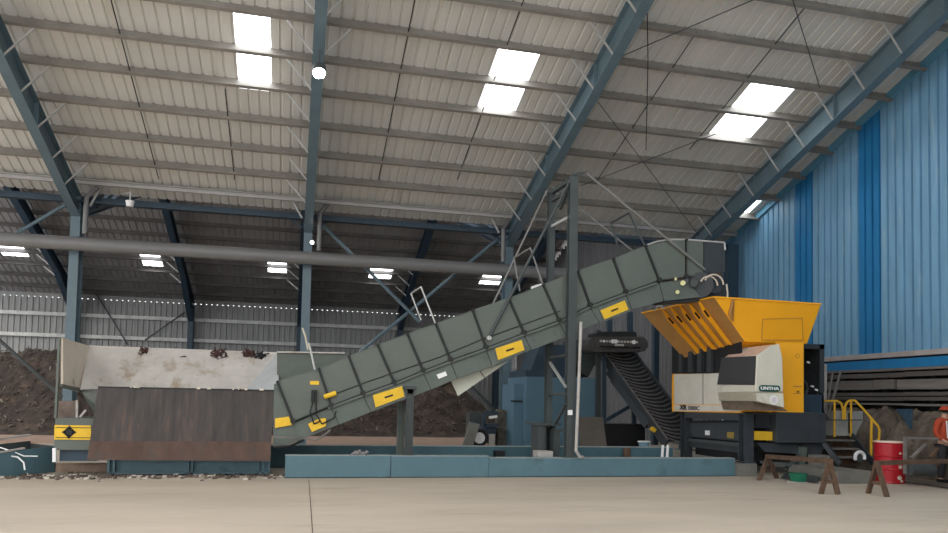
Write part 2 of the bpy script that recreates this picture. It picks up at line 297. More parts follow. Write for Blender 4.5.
for i,(uv0,uv1,w) in enumerate((((109,0),(160,180),'left of the first skylight'),((228,90),(232,180),'under the first skylight'),((424,0),(372,180),'between the floodlight and middle skylight'),((527,0),(455,180),'beside the middle skylight'),((697,33),(596,182),'right of the third rafter'),((807,5),(690,150),'left of the right skylight'))):
    a=onR(*uv0,-.05); c=onR(*uv1,-.05); x=(a.x+c.x)/2; simple('sag_rod',B().tube((x,a.y,roofz(a.y)-.03),(x,c.y,roofz(c.y)-.03),.014,6),m_dark,'thin sag rod across the near purlins, %s'%w,'rod','sag rods')
for i,(p,q,w) in enumerate((((622,56),(760,-3),'upper right rod'),((580,186),(757,118),'lower long rod'),((598,102),(700,237),'rod falling right'),((792,-2),(820,88),'rod by the last rafter'))):
    simple('roof_cross_rod',B().tube(onR(*p,-.2),onR(*q,-.2),.012,6),m_tower,'dark diagonal bracing under the near roof, %s'%w,'rod','roof cross rods')
a=onR(647,0,-.25); simple('hanging_cable',B().path([a,onR(648,60,-.3),onR(646,150,-.35)],.012,6),m_dark,'thin dark cable hanging under the roof right of the third rafter','cable')
# downpipes and eave struts
for u,v0,v1,w in ((86.5,197,234,'right of the leftmost column'),(320,213,251,'right of the floodlight column'),(503.5,229,262,'left of the column by the tower')):
    a=onY(u,v0,23.35); simple('downpipe',B().tube((a.x,23.35,onY(u,v0,23.35).z),(a.x,23.35,onY(u,v1,23.35).z),.07,10).tube((a.x,23.35,a.z),(a.x+.25,23.5,a.z+.35),.07,10),m_pipe,'short grey downpipe %s'%w,'pipe','downpipes')
for p,q,w in (((103,184),(90,206),'left bay'),((291,199),(302,218),'left of the floodlight column'),((326,202),(322,209),'right of the floodlight column'),((490,216),(499,233),'by the column near the tower')):
    simple('eave_strut',B().rod(onY(*p,23.6),onY(*q,23.6),.07,.05),m_brace,'pale short diagonal strut under the eave, %s'%w,'strut','eave struts')
# ladder-like blue truss bits left bay under the eave
t=thing('eave_truss','dark blue truss bracket under the eave right of the leftmost column','truss',onY(110,200,24.1))
for p,q in (((92,182),(120,196)),((95,208),(118,186)),((105,206),(128,187)),((92,182),(150,186))):
    B().rod(onY(*p,24.35),onY(*q,24.35),.09).build('truss_member',m_steeld,t)
t=thing('eave_truss','dark blue truss bracket under the eave left of the tower','truss',onY(480,215,24.1))
for p,q in (((440,212),(498,236)),((470,216),(500,232)),((480,216),(500,224))):
    B().rod(onY(*p,24.35),onY(*q,24.35),.09).build('truss_member',m_steeld,t)
# lamps
c=onY(319.0,73.5,16.2)
t=thing('floodlight','round lit floodlight under the second rafter','lamp',c); B().tube(c+V((0,0,.02)),c+V((0,.05,.16)),.15,16).build('housing',m_tower,t); B().tube(c+V((0,-.02,-.01)),c+V((0,0,.03)),.13,16).build('lens',m_lamp,t); B().rod(c+V((0,.03,.15)),V((c.x,c.y+.03,roofz(c.y)-.85)),.04).build('bracket',m_tower,t)
c=onY(312,242.5,23.6)
t=thing('column_lamp','small lit lamp on the floodlight column above the pipe','lamp',c); B().tube(c,c+V((0,.12,0)),.07,12).build('housing',m_tower,t); B().tube(c+V((0,-.02,0)),c,.06,12).build('lens',mat('small lamp lens',(1,1,1),emit=(1,1,1),es=6),t)
c=onY(130,203,22.6)
t=thing('hanging_camera','white dome camera hanging below the eave','camera',c); B().tube(c+V((0,0,-.1)),c+V((0,0,.06)),.09,14,r2=.12).build('dome',m_whitep,t); B().path([c+V((0,0,.06)),c+V((0,0,.3)),c+V((-.25,.4,.36)),c+V((-.25,.7,.36))],.025).build('arm',m_brace,t)
c=onY(415,213,22.9)
# ================================================================ STOCK PILE AND REAR GROUND
from mathutils import noise
def hfield(name,x0,x1,y0,y1,nx,ny,hf,m):
    b=B(); vs=[]
    for j in range(ny+1):
        for i in range(nx+1):
            x=x0+(x1-x0)*i/nx; y=y0+(y1-y0)*j/ny; vs.append((x,y,max(-.05,hf(x,y))))
    b.add(vs,[(j*(nx+1)+i,j*(nx+1)+i+1,(j+1)*(nx+1)+i+1,(j+1)*(nx+1)+i) for j in range(ny) for i in range(nx)])
    return b.build(name,m)
def ph(x,y):
    e=min(1,max(0,(y-(30.2 if x<-5 else 31.0)-.5*noise.noise(V((x*.4,0,2)))))/3.6)
    ex=min(1,max(0,(10.6-x)/3.5)); ex=ex*ex*(3-2*ex); e=e*e*(3-2*e)**.6
    top=2.75+.3*math.sin(x*.55+1)+(.1 if x>-4 else .0)
    return e*ex*(top+.5*noise.noise(V((x*.5,y*.5,0)))+.28*noise.noise(V((x*1.6,y*1.6,5))))+.13*noise.noise(V((x*4,y*4,1)))*e+.04*e
o=hfield('mulch_pile',-22,11,29.8,49.4,230,110,ph,m_mulch); tag(o,'large dark brown heap of shredded wood against the rear wall','pile',kind='stuff')
b=B(); m_chip2=mat('pale chip',(.24,.19,.15),.9,var=.3,scale=3)
for _ in range(5200):
    x=random.uniform(-20,10); y=30+ (random.random()**1.5)*10; z=ph(x,y)
    if z<.15: continue
    d=V((random.uniform(-1,1),random.uniform(-1,1),random.uniform(-.5,.8))).normalized(); L=random.uniform(.06,.22); b.mi=0 if random.random()<.93 else 1
    b.rod(V((x,y,z+.02))-d*L/2,V((x,y,z+.04))+d*L/2,random.uniform(.03,.08),.025)
tag(b.build('wood_chips',[m_chip,m_chip2]),'loose wood chips scattered over the dark heap','chips',kind='stuff')
b=B(); b.prism([(-22,25.6,.004),(10.4,25.6,.004),(10.6,31.5,.004),(-22,31.5,.004)],(0,0,.012)); tag(b.build('dirt_strip',m_dirt),'reddish dirt on the floor in front of the dark heap','dirt',kind='stuff')
# ================================================================ BLUE CHANNEL BEAMS
def channel(x0,x1,y,label,d=.26,h=.43,m=m_beamblue,g='blue channel beams',name='channel_beam'):
    b=B(); b.box(x0,x1,y,y+.015,0.0,h-.012); b.box(x0,x1,y,y+d,.0,.015)
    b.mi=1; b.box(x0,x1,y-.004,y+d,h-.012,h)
    b.mi=0; b.box(x0,x0+.012,y+.015,y+d,.015,h-.012); b.box(x1-.012,x1,y+.015,y+d,.015,h-.012)
    b.box(x0+.9,x0+.93,y+.015,y+d*.8,.015,h-.012); o=b.build(name,[m,m_beamtop]); return tag(o,label,'beam',g)
cx=[onY(285,470,15.2).x,onY(391,470,15.2).x,onY(489,470,15.2).x,onY(735,470,15.2).x]
channel(cx[0],cx[1]-.012,15.2,'short blue channel beam nearest the rusty hopper',h=.45)
channel(cx[1],cx[2]-.008,15.2,'blue channel beam in front of the two conveyor legs',h=.445)
channel(cx[2],cx[3],15.2,'long blue channel beam running right to the shredder foot',h=.41)
rx0=onY(268,450,17.4).x; rx1=onY(672,450,17.4).x
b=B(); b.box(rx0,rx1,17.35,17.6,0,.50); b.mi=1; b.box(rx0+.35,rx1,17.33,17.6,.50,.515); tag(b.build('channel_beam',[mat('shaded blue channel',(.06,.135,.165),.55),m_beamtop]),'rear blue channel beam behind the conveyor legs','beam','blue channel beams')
b=B(); p=onY(355,455,15.25)
for dx,dz in ((0,0),(.08,.02),(.15,-.02),(.22,0)): b.tube(p+V((dx-.08,-.02,dz-.02)),p+V((dx+.03,.04,dz+.06)),.04,7)
tag(b.build('rag_bundle',mat('grey rag',(.2,.19,.19),.9,var=.5,scale=20)),'crumpled grey rag on the short blue beam edge','rag')
# left angled trough
a=onZ(-6,479); c=onZ(53,472.5); a2=V((a.x,a.y,0)); c2=V((c.x,c.y+.1,0)); d=(c2-a2).normalized(); n=V((-d.y,d.x,0))
t=thing('side_trough','blue steel trough at the far left under white hoses','trough',a2)
b=B(); b.prism([a2,c2,c2+V((0,0,.52)),a2+V((0,0,.46))],n*.02); b.build('front_plate',m_beamblue,t)
b=B(); b.prism([a2+n*.6,c2+n*.6,c2+n*.6+V((0,0,.60)),a2+n*.6+V((0,0,.55))],n*.02); b.prism([c2,c2+n*.6,c2+n*.6+V((0,0,.55)),c2+V((0,0,.52))],d*.015); b.build('rear_plate',m_tower,t)
b=B(); b.rod(a2+n*.62+V((0,0,.62)),c2+n*.62+V((0,0,.72)),.06,.04); b.build('edge_rail',m_palew,t)
b=B(); b.rod(a2+V((0,0,.47)),c2*.45+a2*.55+V((0,0,.52)),.05,.03); b.build('edge_rail',m_palew,t)
b=B(); p=onY(18,455,15.6)
b.path([p+V((-.9,.1,.08)),p+V((-.3,.05,.0)),p+V((.0,0,-.04)),p+V((.12,-.05,-.14)),p+V((.15,-.08,-.27))],.015); b.path([p+V((-.5,.3,.15)),p+V((-.1,.1,.05)),p+V((.1,0,-.02)),p+V((.3,.1,-.03))],.012); tag(b.build('white_hose',m_whitep),'tangled pale hose on the far left trough','hose')
def poly(pts,y): return [onY(u,v,y) for u,v in pts]
def plate(name,pts,y,th,m,parent,**k): return B().prism(poly(pts,y),(0,th,0)).build(name,m,parent,**k)
# ================================================================ PALE AND RUSTY FEED HOPPER (left)
HF=15.55
t=thing('feed_hopper','large open steel hopper with scuffed pale upper walls and a rusty leaning front plate','hopper',onY(180,475,16.2))
a,b1,c1,d1=onY(98,387.5,HF),onY(276,391,HF),onY(271,441.5,HF-.15),onY(90,441,HF-.15)
B().prism([a,b1,c1,d1],(0,.05,0)).build('front_plate',m_rust,t)
e1,e2=onY(270.5,461,HF-.2),onY(87,460,HF-.2)
o=B().prism([d1+V((0,-.012,0)),c1+V((0,-.012,0)),e1,e2],(0,.05,0)).build('lower_plate',m_rustb,t); o['label']='reddish rusty lower strip'
b=B(); b.bar(a+V((0,.05,.01)),b1+V((0,.05,.01)),(0,.06,0),(0,0,.014)); b.build('top_ledge',m_dark,t)
T1,T2=onY(89,346,17.5),onY(277.5,353,17.5); L1,L2=onY(80,390,16.75),onY(277,394,16.75)
b=B(); b.prism([T1,T2,L2,L1],(0,.04,0)); b.bar(T1+V((0,.05,0)),T2+V((0,.05,0)),(0,.05,0),(0,0,.015)); o=b.build('back_wall',m_palew,t); o['label']='scuffed pale inner back wall'
XE=onY(63,338,HF).x
E1,E2,E3,E4=onY(63,338,HF),V((XE,17.5,T1.z)),onX(81,388,XE),onY(63,384,HF)
b=B(); b.prism([E1,E2,E3,E4],(-.04,0,0)); o=b.build('end_wall',m_palew2,t); o['label']='scuffed left end wall coloured brighter as if lit'  # lit copy of the pale steel, brightness put into the colour
b=B(); b.bar(E1+V((-.05,-.02,0)),V((XE-.05,HF-.02,onY(60,418,HF).z)),(.018,0,0),(0,.05,0)); b.bar(E4+V((-.05,.02,-.03)),onX(81,389,XE)+V((.0,0,-.04)),(.03,0,0),(0,0,.03)); b.build('end_post',m_green,t)
A_,B_,C_=onY(277.5,353,17.5),onY(277,390,HF+.08),onY(246,390,16.76)
b=B(); b.prism([A_,B_,C_],(.03,.01,0)); o=b.build('end_wall',mat('bluish pale steel',(.42,.44,.45),.5,var=.1),t); o['label']='sloping plate shaped as the light and shadow triangle on the back wall'  # plate stands in for a light and shadow triangle on the back wall
b=B(); b.prism([E3+V((0,-.1,-.03)),onY(99,389,16.2),onY(99,412,16.3),onY(93,411,16.3)],(0,.3,0)); b.build('side_chute',m_green,t)
b=B(); x0,x1=onY(108,470,15.85).x,onY(270,470,15.85).x; zt=onY(180,455,15.85).z
b.box(x0,x1,15.9,15.93,.03,zt); b.box(x0,x1,15.82,16.3,.03,.06); b.box(x0,x1,15.82,16.3,zt,zt+.03)
for u in (108.5,114,188,192,258,263,269): 
    x=onY(u,470,15.85).x; b.box(x-.02,x+.02,15.82,15.92,.04,zt)
b.build('base_frame',m_beamblue,t)
b=B(); b.box(x0+.1,x1-.05,16.3,17.4,.3,onY(180,396,16.7).z-.1); b.build('inner_body',m_char,t)
# left drive end
yD=15.72
b=B(); b.box(onY(55,420,yD).x,onY(97,420,yD).x,yD+.02,yD+1.1,onY(60,450,yD).z,onY(60,418,yD).z); b.build('drive_housing',m_green,t)
b=B(); b.box(onY(58,455,yD).x,onY(97,420,yD).x,yD+.1,yD+1.1,onY(60,461.5,yD).z,onY(60,450,yD).z); b.build('skid',m_steeld,t)
o=plate('warning_plate',[(54.5,425),(91,425.5),(91,440),(54,439.5)],yD,.015,m_sign,t); o['label']='yellow plate with a black round mark'
b=B()
for v in (427.5,437.5): b.bar(onY(55.5,v,yD-.004),onY(91,v+.3,yD-.004),(0,.004,0),(0,0,.006))
b.build('stripe',m_blackp,o)
c=onY(69,432.2,yD-.01); b=B(); b.tube(c,c+V((0,.012,0)),.085,16); 
for k in range(4): 
    an=k*math.pi/2; dv=V((math.cos(an),0,math.sin(an))); b.prism([c+dv*.13,c+V((-dv.z,0,dv.x))*.05+dv*.06,c-V((-dv.z,0,dv.x))*.05+dv*.06],(0,.01,0))
b.build('round_mark',m_blackp,o)
plate('rust_box',[(56,401),(76,401),(77,418),(56,418)],yD+.4,.4,mat('rust grey box',(.16,.12,.10),.8,var=.4,scale=5),t)
b=B(); b.rod(onY(54.5,448,yD),onY(54.5,462,yD),.06); b.build('white_post',m_whitep,t)
b=B(); b.rod(onY(80,417,yD+.2),onY(86,410,yD+.2),.04); b.rod(onY(77,400,yD+.3),onY(77,418,yD+.3),.04); b.build('rail_bit',m_palew,t)
def clump(u,v,w,h,y,label,n=22,m=None):
    b=B(); c=onY(u,v,y)
    for k in range(n):
        p=c+V((random.gauss(0,w/2.5),random.uniform(-.05,.05),-abs(random.gauss(0,h/2)))); d=V((random.uniform(-1,1),random.uniform(-.4,.4),random.uniform(-1,.4))).normalized()*random.uniform(.05,.12)
        b.rod(p-d,p+d,random.uniform(.02,.05),.02)
    simple('scrap_clump',b,m or mat('rag scrap',(.07,.035,.03),.95,var=.7,scale=14),label,'scrap','scrap hung on the hopper rim')
clump(145,349,.10,.15,17.42,'small brown scrap on the pale hopper rim, farthest left',14)
clump(182,356,.03,.35,17.42,'thin brown scrap strand hanging inside the pale hopper wall',14)
clump(219,351,.18,.28,17.42,'largest brown scrap clump hanging from the middle of the hopper rim',42)
clump(248,352,.14,.12,17.42,'brown scrap bundle on the hopper rim, left one of the right pair',24)
clump(261,354,.14,.10,17.42,'dark scrap bundle on the hopper rim near its right corner',24,m_black)
b=B()
for k in range(11):
    u=random.uniform(112,265); p=onY(u,388.2+ (u-98)*.02,HF-.02); s=random.uniform(.008,.03); b.box(p.x-s*1.6,p.x+s*1.6,p.y-.03,p.y+.05,p.z+.02,p.z+.035+s)
tag(b.build('paper_flakes',mat('pale flakes',(.6,.55,.45),.8,var=.4,scale=30)),'pale flakes lying on the rusty front plate ledge','flakes',kind='stuff')
# ground curb and litter below the hopper
b=B(); x0=onY(54,466,16.6).x; b.box(x0,onY(107,466,16.6).x,16.6,16.85,0,.16); simple('kerb_strip',b,mat('pale kerb',(.36,.26,.20),.9,var=.2,scale=5),'pale dusty kerb under the hopper end','kerb')
b=B()
for _ in range(420):
    u=random.choice([random.uniform(0,110),random.uniform(100,285)]); p=onZ(u,random.gauss(477,1.3)); s=random.uniform(.01,.045); b.mi=0 if random.random()<.8 else 1
    b.rod(p+V((-s,0,s*.4)),p+V((s,random.uniform(-s,s),s*.6)),s*1.2,s*.9)
tag(b.build('floor_litter',[m_chip,mat('pale litter',(.5,.46,.4),.9)]),'shreds and crumbs strewn along the hopper foot','litter',kind='stuff')
# ================================================================ INCLINED CONVEYOR
CY,CD=15.42,.80
top=[(277.5,382),(319,369),(349,356.5),(378,345),(407.6,334),(436,324),(473,310.5),(509,298.5),(543.5,285),(578,271),(613.6,259),(645.7,246),(686,240),(703.5,241),(724.5,243)]
bot=[(293,421),(331,405),(363,393),(394,382),(423,370),(450.6,359.5),(486,347),(524,332.5),(559,320),(590,305),(625.5,291.7),(659,280),(686,276.6),(703.5,273.5),(724.5,272)]
low=[(299,440),(339,424.5),(371,412),(403.5,400),(431,389.5),(457,378.5),(492,366.5),(531,350),(567,336.5),(599,322),(632,309),(664,301),(701,297)]
t=thing('inclined_conveyor','long enclosed grey-green conveyor rising from the hopper to the yellow shredder','conveyor',onY(300,447,15.8))
up=[(670,240)]
outl=top[:12]+[(668,240.5)]+top[12:]
b=B(); b.prism([onY(u,v+.6,CY+.03) for u,v in outl]+[onY(u,v-.5,CY+.03) for u,v in reversed(bot)],(0,CD-.03,0)); b.build('casing',m_green,t)
for i in range(14):
    q=[top[i],top[i+1],bot[i+1],bot[i]]
    if i==11: q=[top[11],(668,240.5),top[12],bot[12],bot[11]]
    cxm=sum(p[0] for p in q)/len(q); q2=[(u+(.6 if u<cxm else -.6),v) for u,v in q]
    o=plate('side_panel',q2,CY,.03,m_green if i<12 else m_char if i>12 else m_green,t)
for i in range(0,13):
    b=B(); p,q=onY(*top[i],CY-.02),onY(*bot[i],CY-.02); b.rod(p,q,.028,.05)
    for r_,dv in ((p,.04),(q,.07)): b.tube(r_+V((0,-.05,0)),r_+V((0,.03,0)),dv*.8,8)
    b.build('seam_clamp',m_dark,t)
for i in range(12):
    q=[bot[i],bot[i+1],low[i+1],low[i]]; q2=[(q[0][0]+.5,q[0][1]+2.4),(q[1][0]-.3,q[1][1]+2.4),(q[2][0]-.3,q[2][1]),(q[3][0]+.3,q[3][1])]
    plate('skirt_panel',q2,CY+.01,.05,m_greend,t)
b=B(); b.prism([onY(u,v+2,CY+.07) for u,v in bot[:13]]+[onY(u,v-.6,CY+.07) for u,v in reversed(low)],(0,CD-.1,0)); b.build('return_tray',m_char,t)
b=B()
for p,q in zip(bot[:13],bot[1:13]): b.rod(onY(p[0],p[1]+.6,CY-.03),onY(q[0],q[1]+.6,CY-.03),.05,.022)
b.build('edge_strip',m_dark,t)
b=B()
for p,q in zip(bot[1:12],bot[2:12]): b.rod(onY(p[0]-3,p[1]+3.2,CY-.03),onY(q[0]-3,q[1]+3.2,CY-.03),.04,.05)
b.build('flange_strip',m_green,t)
b=B()
for p,q in zip(top[:12],top[1:12]): b.rod(onY(p[0],p[1]-.2,CY+.02),onY(q[0],q[1]-.2,CY+.02),.04,.02)
b.build('lid_edge',m_greend,t)
o=B().path([onY(645.7,245.4,CY-.01),onY(657,241.5,CY-.01),onY(668,239.6,CY-.01),onY(686,239.6,CY-.01),onY(724.5,242.6,CY-.01),onY(725.2,250,CY-.01)],.022,6).build('hood_trim',m_brace,t)
b=B(); b.path([onY(293,392,CY-.02),onY(330,395,CY-.02)],.001,4)
pts=[(332,395),(368,381.5),(400,370.5),(440,357),(480,340),(522,325),(560,311)]
b=B().path([onY(u,v,CY-.015) for u,v in pts],.009,5); b.build('pull_cord',m_dark,t)
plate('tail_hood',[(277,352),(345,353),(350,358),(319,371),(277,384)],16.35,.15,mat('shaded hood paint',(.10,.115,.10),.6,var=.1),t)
b=B(); b.rod(onY(277,352,16.33),onY(345,353,16.33),.05,.03); b.build('hood_edge',m_palew,t)
plate('tail_box',[(274,384),(278,383),(293.5,421),(299,440),(290,444),(273,447)],CY+.04,.7,m_greend,t)
o=plate('tail_guard',[(275,418.5),(289,416.5),(292,425),(275,428)],CY-.0,.03,m_sign,t); o['label']='yellow guard plate at the tail'
plate('mount_plate',[(299,392.5),(312,392.5),(312,402.5),(299,402.5)],CY-.01,.008,m_greend,t)
for q in ([(373,395.2),(402,386),(404.5,396.5),(375.6,407.5)],[(495.4,348.5),(521.5,340),(524.5,350),(498.4,360)],[(600.5,310.3),(624.8,300.3),(628.6,309.6),(604.6,319.3)]):
    fr=[(q[0][0]-2,q[0][1]-1.6),(q[1][0]+1,q[1][1]-2.6),(q[2][0]+2,q[2][1]+1.6),(q[3][0]-1,q[3][1]+2.6)]
    f=plate('sign_backing',fr,CY-.012,.02,m_greend,t); s=plate('sign_plate',q,CY-.03,.015,m_sign,t); s['label']='yellow warning plate with a small black mark'
    c=V((0,0,0))
    for p in q: c+=onY(p[0],p[1],CY-.034)/4
    dx=(onY(*q[1],CY)-onY(*q[0],CY)).normalized(); B().rod(c-dx*.09,c+dx*.09,.012,.035,up=(0,0,1)).build('black_mark',m_blackp,s)
o=plate('small_sign',[(436.6,374.6),(445.6,371.4),(447.2,375.5),(438.6,379)],CY-.01,.012,m_whitep,t); o['label']='small white sign'
o=plate('small_sign',[(310,381),(319,381),(319,384.8),(310,384.5)],CY-.01,.012,m_sign,t); o['label']='small yellow sticker'
b=B()
for u in (311.5,315): b.box(onY(u,390,CY).x,onY(u+2.2,390,CY).x,CY-.09,CY,onY(313,402,CY).z,onY(313,390,CY).z)
b.build('switch_box',m_black,t)
plate('sensor_plate',[(308,424),(318,419),(326,418),(326,426),(312,432)],CY-.04,.03,m_sign,t)
b=B(); b.path([onY(313,402,CY-.06),onY(310,412,CY-.06),onY(314,424,CY-.06),onY(320,421,CY-.06)],.015,6).path([onY(316,402,CY-.05),onY(316,414,CY-.05),onY(322,424,CY-.06),onY(334,418,CY-.05),onY(336,411,CY-.05)],.015,6); b.build('cable',m_black,t)
b=B(); b.tube(onY(324,397,CY-.06),onY(336,393,CY-.06),.05,10); b.build('sensor',m_sign,t)
b=B(); b.path([onY(274,437,CY-.1),onY(300,438,CY-.1),onY(316,440,CY-.1),onY(326,434,CY-.1),onY(330,430,CY-.05)],.02,7); b.build('drip_pipe',m_timberl,t)
B().path([onY(274,447.5,CY),onY(290,446,CY),onY(304,440,CY)],.03,6).build('belt_edge',m_black,t)
# head end
b=B(); c=onY(714,283,CY-.05); b.tube(c,c+V((0,.55,0)),.24,20); b.tube(onY(700,285,CY-.02),onY(700,285,CY+.4),.30,20); b.build('drive_drum',m_char,t)
b=B(); b.tube(onY(694,283,CY-.12),onY(694,283,CY+.1),.09,14); b.tube(onY(686,281,CY-.05),onY(686,281,CY+.1),.06,12); b.build('bearing',m_tower,t)
b=B(); 
for r_,cu,cv in ((.22,714,284),(.20,709,285)): b.path([onY(cu,cv,CY-.14)+V((math.cos(a)*r_*(1.1),0,math.sin(a)*r_)) for a in [math.radians(q) for q in range(0,170,20)]],.02,6)
b.path([onY(726.5,284,CY-.1),onY(727.5,292,CY-.1),onY(727.5,300,CY-.1)],.02,6); b.build('head_hose',m_palew2,t)
for u,v,r_ in ((675.5,279,.035),(683,283,.06),(677.5,292,.045),(702,275,.05)):
    o=B().tube(onY(u,v,CY-.06),onY(u,v,CY),r_,10).build('grease_cap',mat('pale yellow cap',(.7,.68,.35),.5),t)
plate('head_skirt',[(659,285),(701,280),(727,286),(727,299),(701,301),(664,303)],CY+.1,.5,m_char,t)
o=plate('belt_guard',[(451,381),(509,361),(458,396)],CY+.35,.02,mat('pale guard sheet',(.62,.64,.54),.5,var=.03),t); o['label']='pale triangular guard sheet below the belt'
b=B(); b.rod(onY(480,371,CY+.34),onY(484.5,377.5,CY+.34),.015); b.build('guard_seam',m_dark,o)
plate('return_roller_box',[(443,387),(452,382),(458.5,396),(449,393)],CY+.45,.3,m_chip,t)
# legs of the conveyor
xl=onY(408.2,453,15.5).x; z1=onY(407,389,15.5).z
b=B(); b.ibeam((xl,15.46,.46),(xl,15.46,z1),(1,0,0),(0,1,0),.15,.14,.018,.06); b.box(xl-.11,xl+.11,15.33,15.58,.445,.465); b.box(xl-.14,xl+.11,15.3,15.6,z1,z1+.06)
for z in (.55,.75): b.tube((xl-.05,15.36,z),(xl-.05,15.38,z),.025,8)
b.build('support_leg',m_tower,t)
xl2=onY(400,453,16.1).x; b=B(); b.ibeam((xl2,16.1,0),(xl2,16.1,onY(400,402,16.1).z),(1,0,0),(0,1,0),.15,.14,.018,.016); b.build('support_leg',m_greend,t)
b=B()
b.path([onY(436,325,CY),onY(421,287,CY),onY(411,293.5,CY+CD),onY(421,320,CY+CD)],.018,6); b.build('lid_hoop',m_brace,t)
B().path([onY(309,343,CY+.1),onY(315,370,CY+.1)],.022,6).build('lid_hoop',m_brace,t)
B().path([onY(302.5,328,CY+.3),onY(305,335,CY+.25),onY(308,350,CY+.15),onY(309,343,CY+.1)],.02,5).build('rope_end',mat('rope',(.5,.45,.35),.9),t)
# ================================================================ TOWER
YF,YR=15.30,16.42
t=thing('support_tower','tall slim grey steel tower holding the conveyor with tie rods','tower',onY(568,457.5,YF))
xf=(onY(568.2,457,YF).x+onY(574,178,YF).x)/2; xr=(onY(547,453,YR).x+onY(552,195,YR).x)/2; zt=onY(573,177,YF).z
b=B(); b.ibeam((xf,YF,.445),(xf,YF,zt),(0,1,0),(1,0,0),.17,.19,.02,.016); b.box(xf-.14,xf+.14,YF-.12,YF+.13,.43,.45)
for k in range(11): b.tube((xf-.03+.05*(k%2),YF-.092,.6+.42*k),(xf-.03+.05*(k%2),YF-.08,.6+.42*k),.018,6)
b.build('post',m_tower,t)
b=B(); b.ibeam((xr,YR,.0),(xr,YR,zt-.02),(0,1,0),(1,0,0),.15,.15,.018,.014); b.build('post',m_tower,t)
zc=lambda v:onY(573,v,YF).z
b=B(); b.rod((xf,YF,zt-.04),(xr,YR,zt-.06),.1,.08); b.rod((xf,YF,zt-.24),(xr,YR,zt-.26),.07,.06); b.build('top_beam',m_tower,t)
b=B(); b.rod((xf-.02,YF,zc(216)),(xr,YR,zc(216)),.06,.06); b.build('strut',m_brace,t)
for v in (355,394,431): B().rod((xf-.05,YF,onY(568,v,YF).z),(xr,YR,onY(568,v,YF).z),.06,.06).build('strut',m_tower,t)
b=B(); b.rod(onY(566,387,YF),onY(549,361,YR),.05); b.build('diagonal_brace',m_brace,t)
b=B(); b.rod(onY(566,404,YF),onY(549,436,YR),.05); b.build('diagonal_brace',m_tower,t)
b=B(); b.rod((xf,YF,zt-.05),(xr+.1,YF+.8,zc(200)),.07); b.build('diagonal_brace',m_tower,t)
fr=onY(489,338,CY-.06)
for p,q,r_ in (((571.5,178,YF),(489,338,CY-.06),.032),((547,191,YR),(493,304,CY+CD),.024),((586,173,YF),(705,269.5,CY-.04),.028),((553,187,YR),(634,252,CY+CD),.024)):
    B().tube(onY(*p),onY(*q),r_,8).build('tie_rod',mat('rod grey',(.20,.20,.195),.5) if r_!=.032 else m_tower,t)
B().rod(onY(573,175,YF),onY(587,172,YF),.05).build('top_arm',m_tower,t)
B().tube(fr+V((0,-.03,0)),fr+V((0,.04,0)),.05,10).build('rod_pin',m_brace,t)
B().path([onY(543,285,CY),onY(530.5,248,CY),onY(514,258,CY+CD),onY(520,291,CY+CD)],.02,6).build('rod_stand',m_pipe,t)
B().path([onY(645,246,CY),onY(629,213,CY),onY(611,223,CY+CD),onY(620,253,CY+CD)],.022,6).build('rod_stand',m_tower,t)
B().rod(onY(531,288,CY+.1),onY(543,284,CY+.1),.05).build('rod_foot',m_whitep,t)
o=plate('tag_plate',[(568,410),(572.5,410),(572.5,415),(568,415)],YF-.12,.02,m_whitep,t); o['label']='small white tag'
simple('conduit_pole',B().path([onY(581,322,15.12),onY(578.5,390,15.1),onY(576,451,15.1),onY(580,457,15.14),onY(583,457.2,15.2)],.035,8),m_palew,'pale crooked conduit pole standing beside the tower post','pole')
b=B(); b.box(onY(538,455,16).x,onY(545.5,455,16).x,16.0,16.5,.0,onY(540,425,16).z); b.box(onY(552,455,16).x,onY(558,455,16).x,15.9,16.5,.0,onY(556,430,16).z)
simple('motor_cabinet',b,m_tower,'dark grey upright cabinet behind the tower foot','cabinet')
simple('cabinet_lid',B().box(onY(534,425,15.95).x,onY(561,425,15.95).x,15.95,16.6,onY(540,425.5,15.95).z,onY(540,424,15.95).z+.02),m_tower,'thin grey lid lying on the cabinet behind the tower','lid')
# ================================================================ SHREDDER
yb=15.3; XB=onY(745,400,yb).x; XF=onY(804,400,yb).x; zlo=onY(745,412,yb).z; zhi=onY(780,342,yb).z
t=thing('shredder','yellow industrial shredder with a flared hopper, cream cover and white side panel','shredder',(XB+.6,16.5,0))
XP=onY(776,400,yb).x
b=B(); b.box(XB,XP-.003,16.0,18.2,zlo,zhi-.02); b.build('body',m_yel,t,bevel=.015)
b=B(); b.box(XP,XF,yb,18.2,zlo,zhi+.02); b.build('corner_post',m_yel,t,bevel=.015)
b=B(); b.box(XB,XP-.003,yb+.1,15.997,zlo,zlo+.10); b.build('sill',m_yel,t)
Xs=XB-.03
def sp(name,q,m,off=0,th=.03,parent=t): return B().prism([onX(u,v,Xs-off) for u,v in q],(th,0,0)).build(name,m,parent)
sp('side_frame',[(672,373.5),(741,372),(741,413),(672,411.5)],m_yel)
o=sp('side_panel',[(674,374.3),(740.5,372.6),(740.5,404.8),(674,404.2)],m_white,.02,.02); o['label']='large off-white side panel'
pl=sp('side_panel',[(674,404.9),(740.5,405.5),(740.5,411.6),(674,410.9)],m_white,.02,.02); pl['label']='lower off-white strip with black lettering'
sp('panel_seam',[(702.6,373.8),(703.2,373.8),(703.2,404.4),(702.6,404.4)],m_greend,.024,.01)
sp('upper_recess',[(672,345.5),(741,341.5),(741,373),(672,374)],m_black)
b=B()
for u in (681,690.5,700,709.5): p=onX(u,347,Xs-.06); b.box(Xs-.08,Xs,p.y-.09,p.y+.09,onX(u,372,Xs).z,p.z)
b.build('cooling_fin',m_char,t)
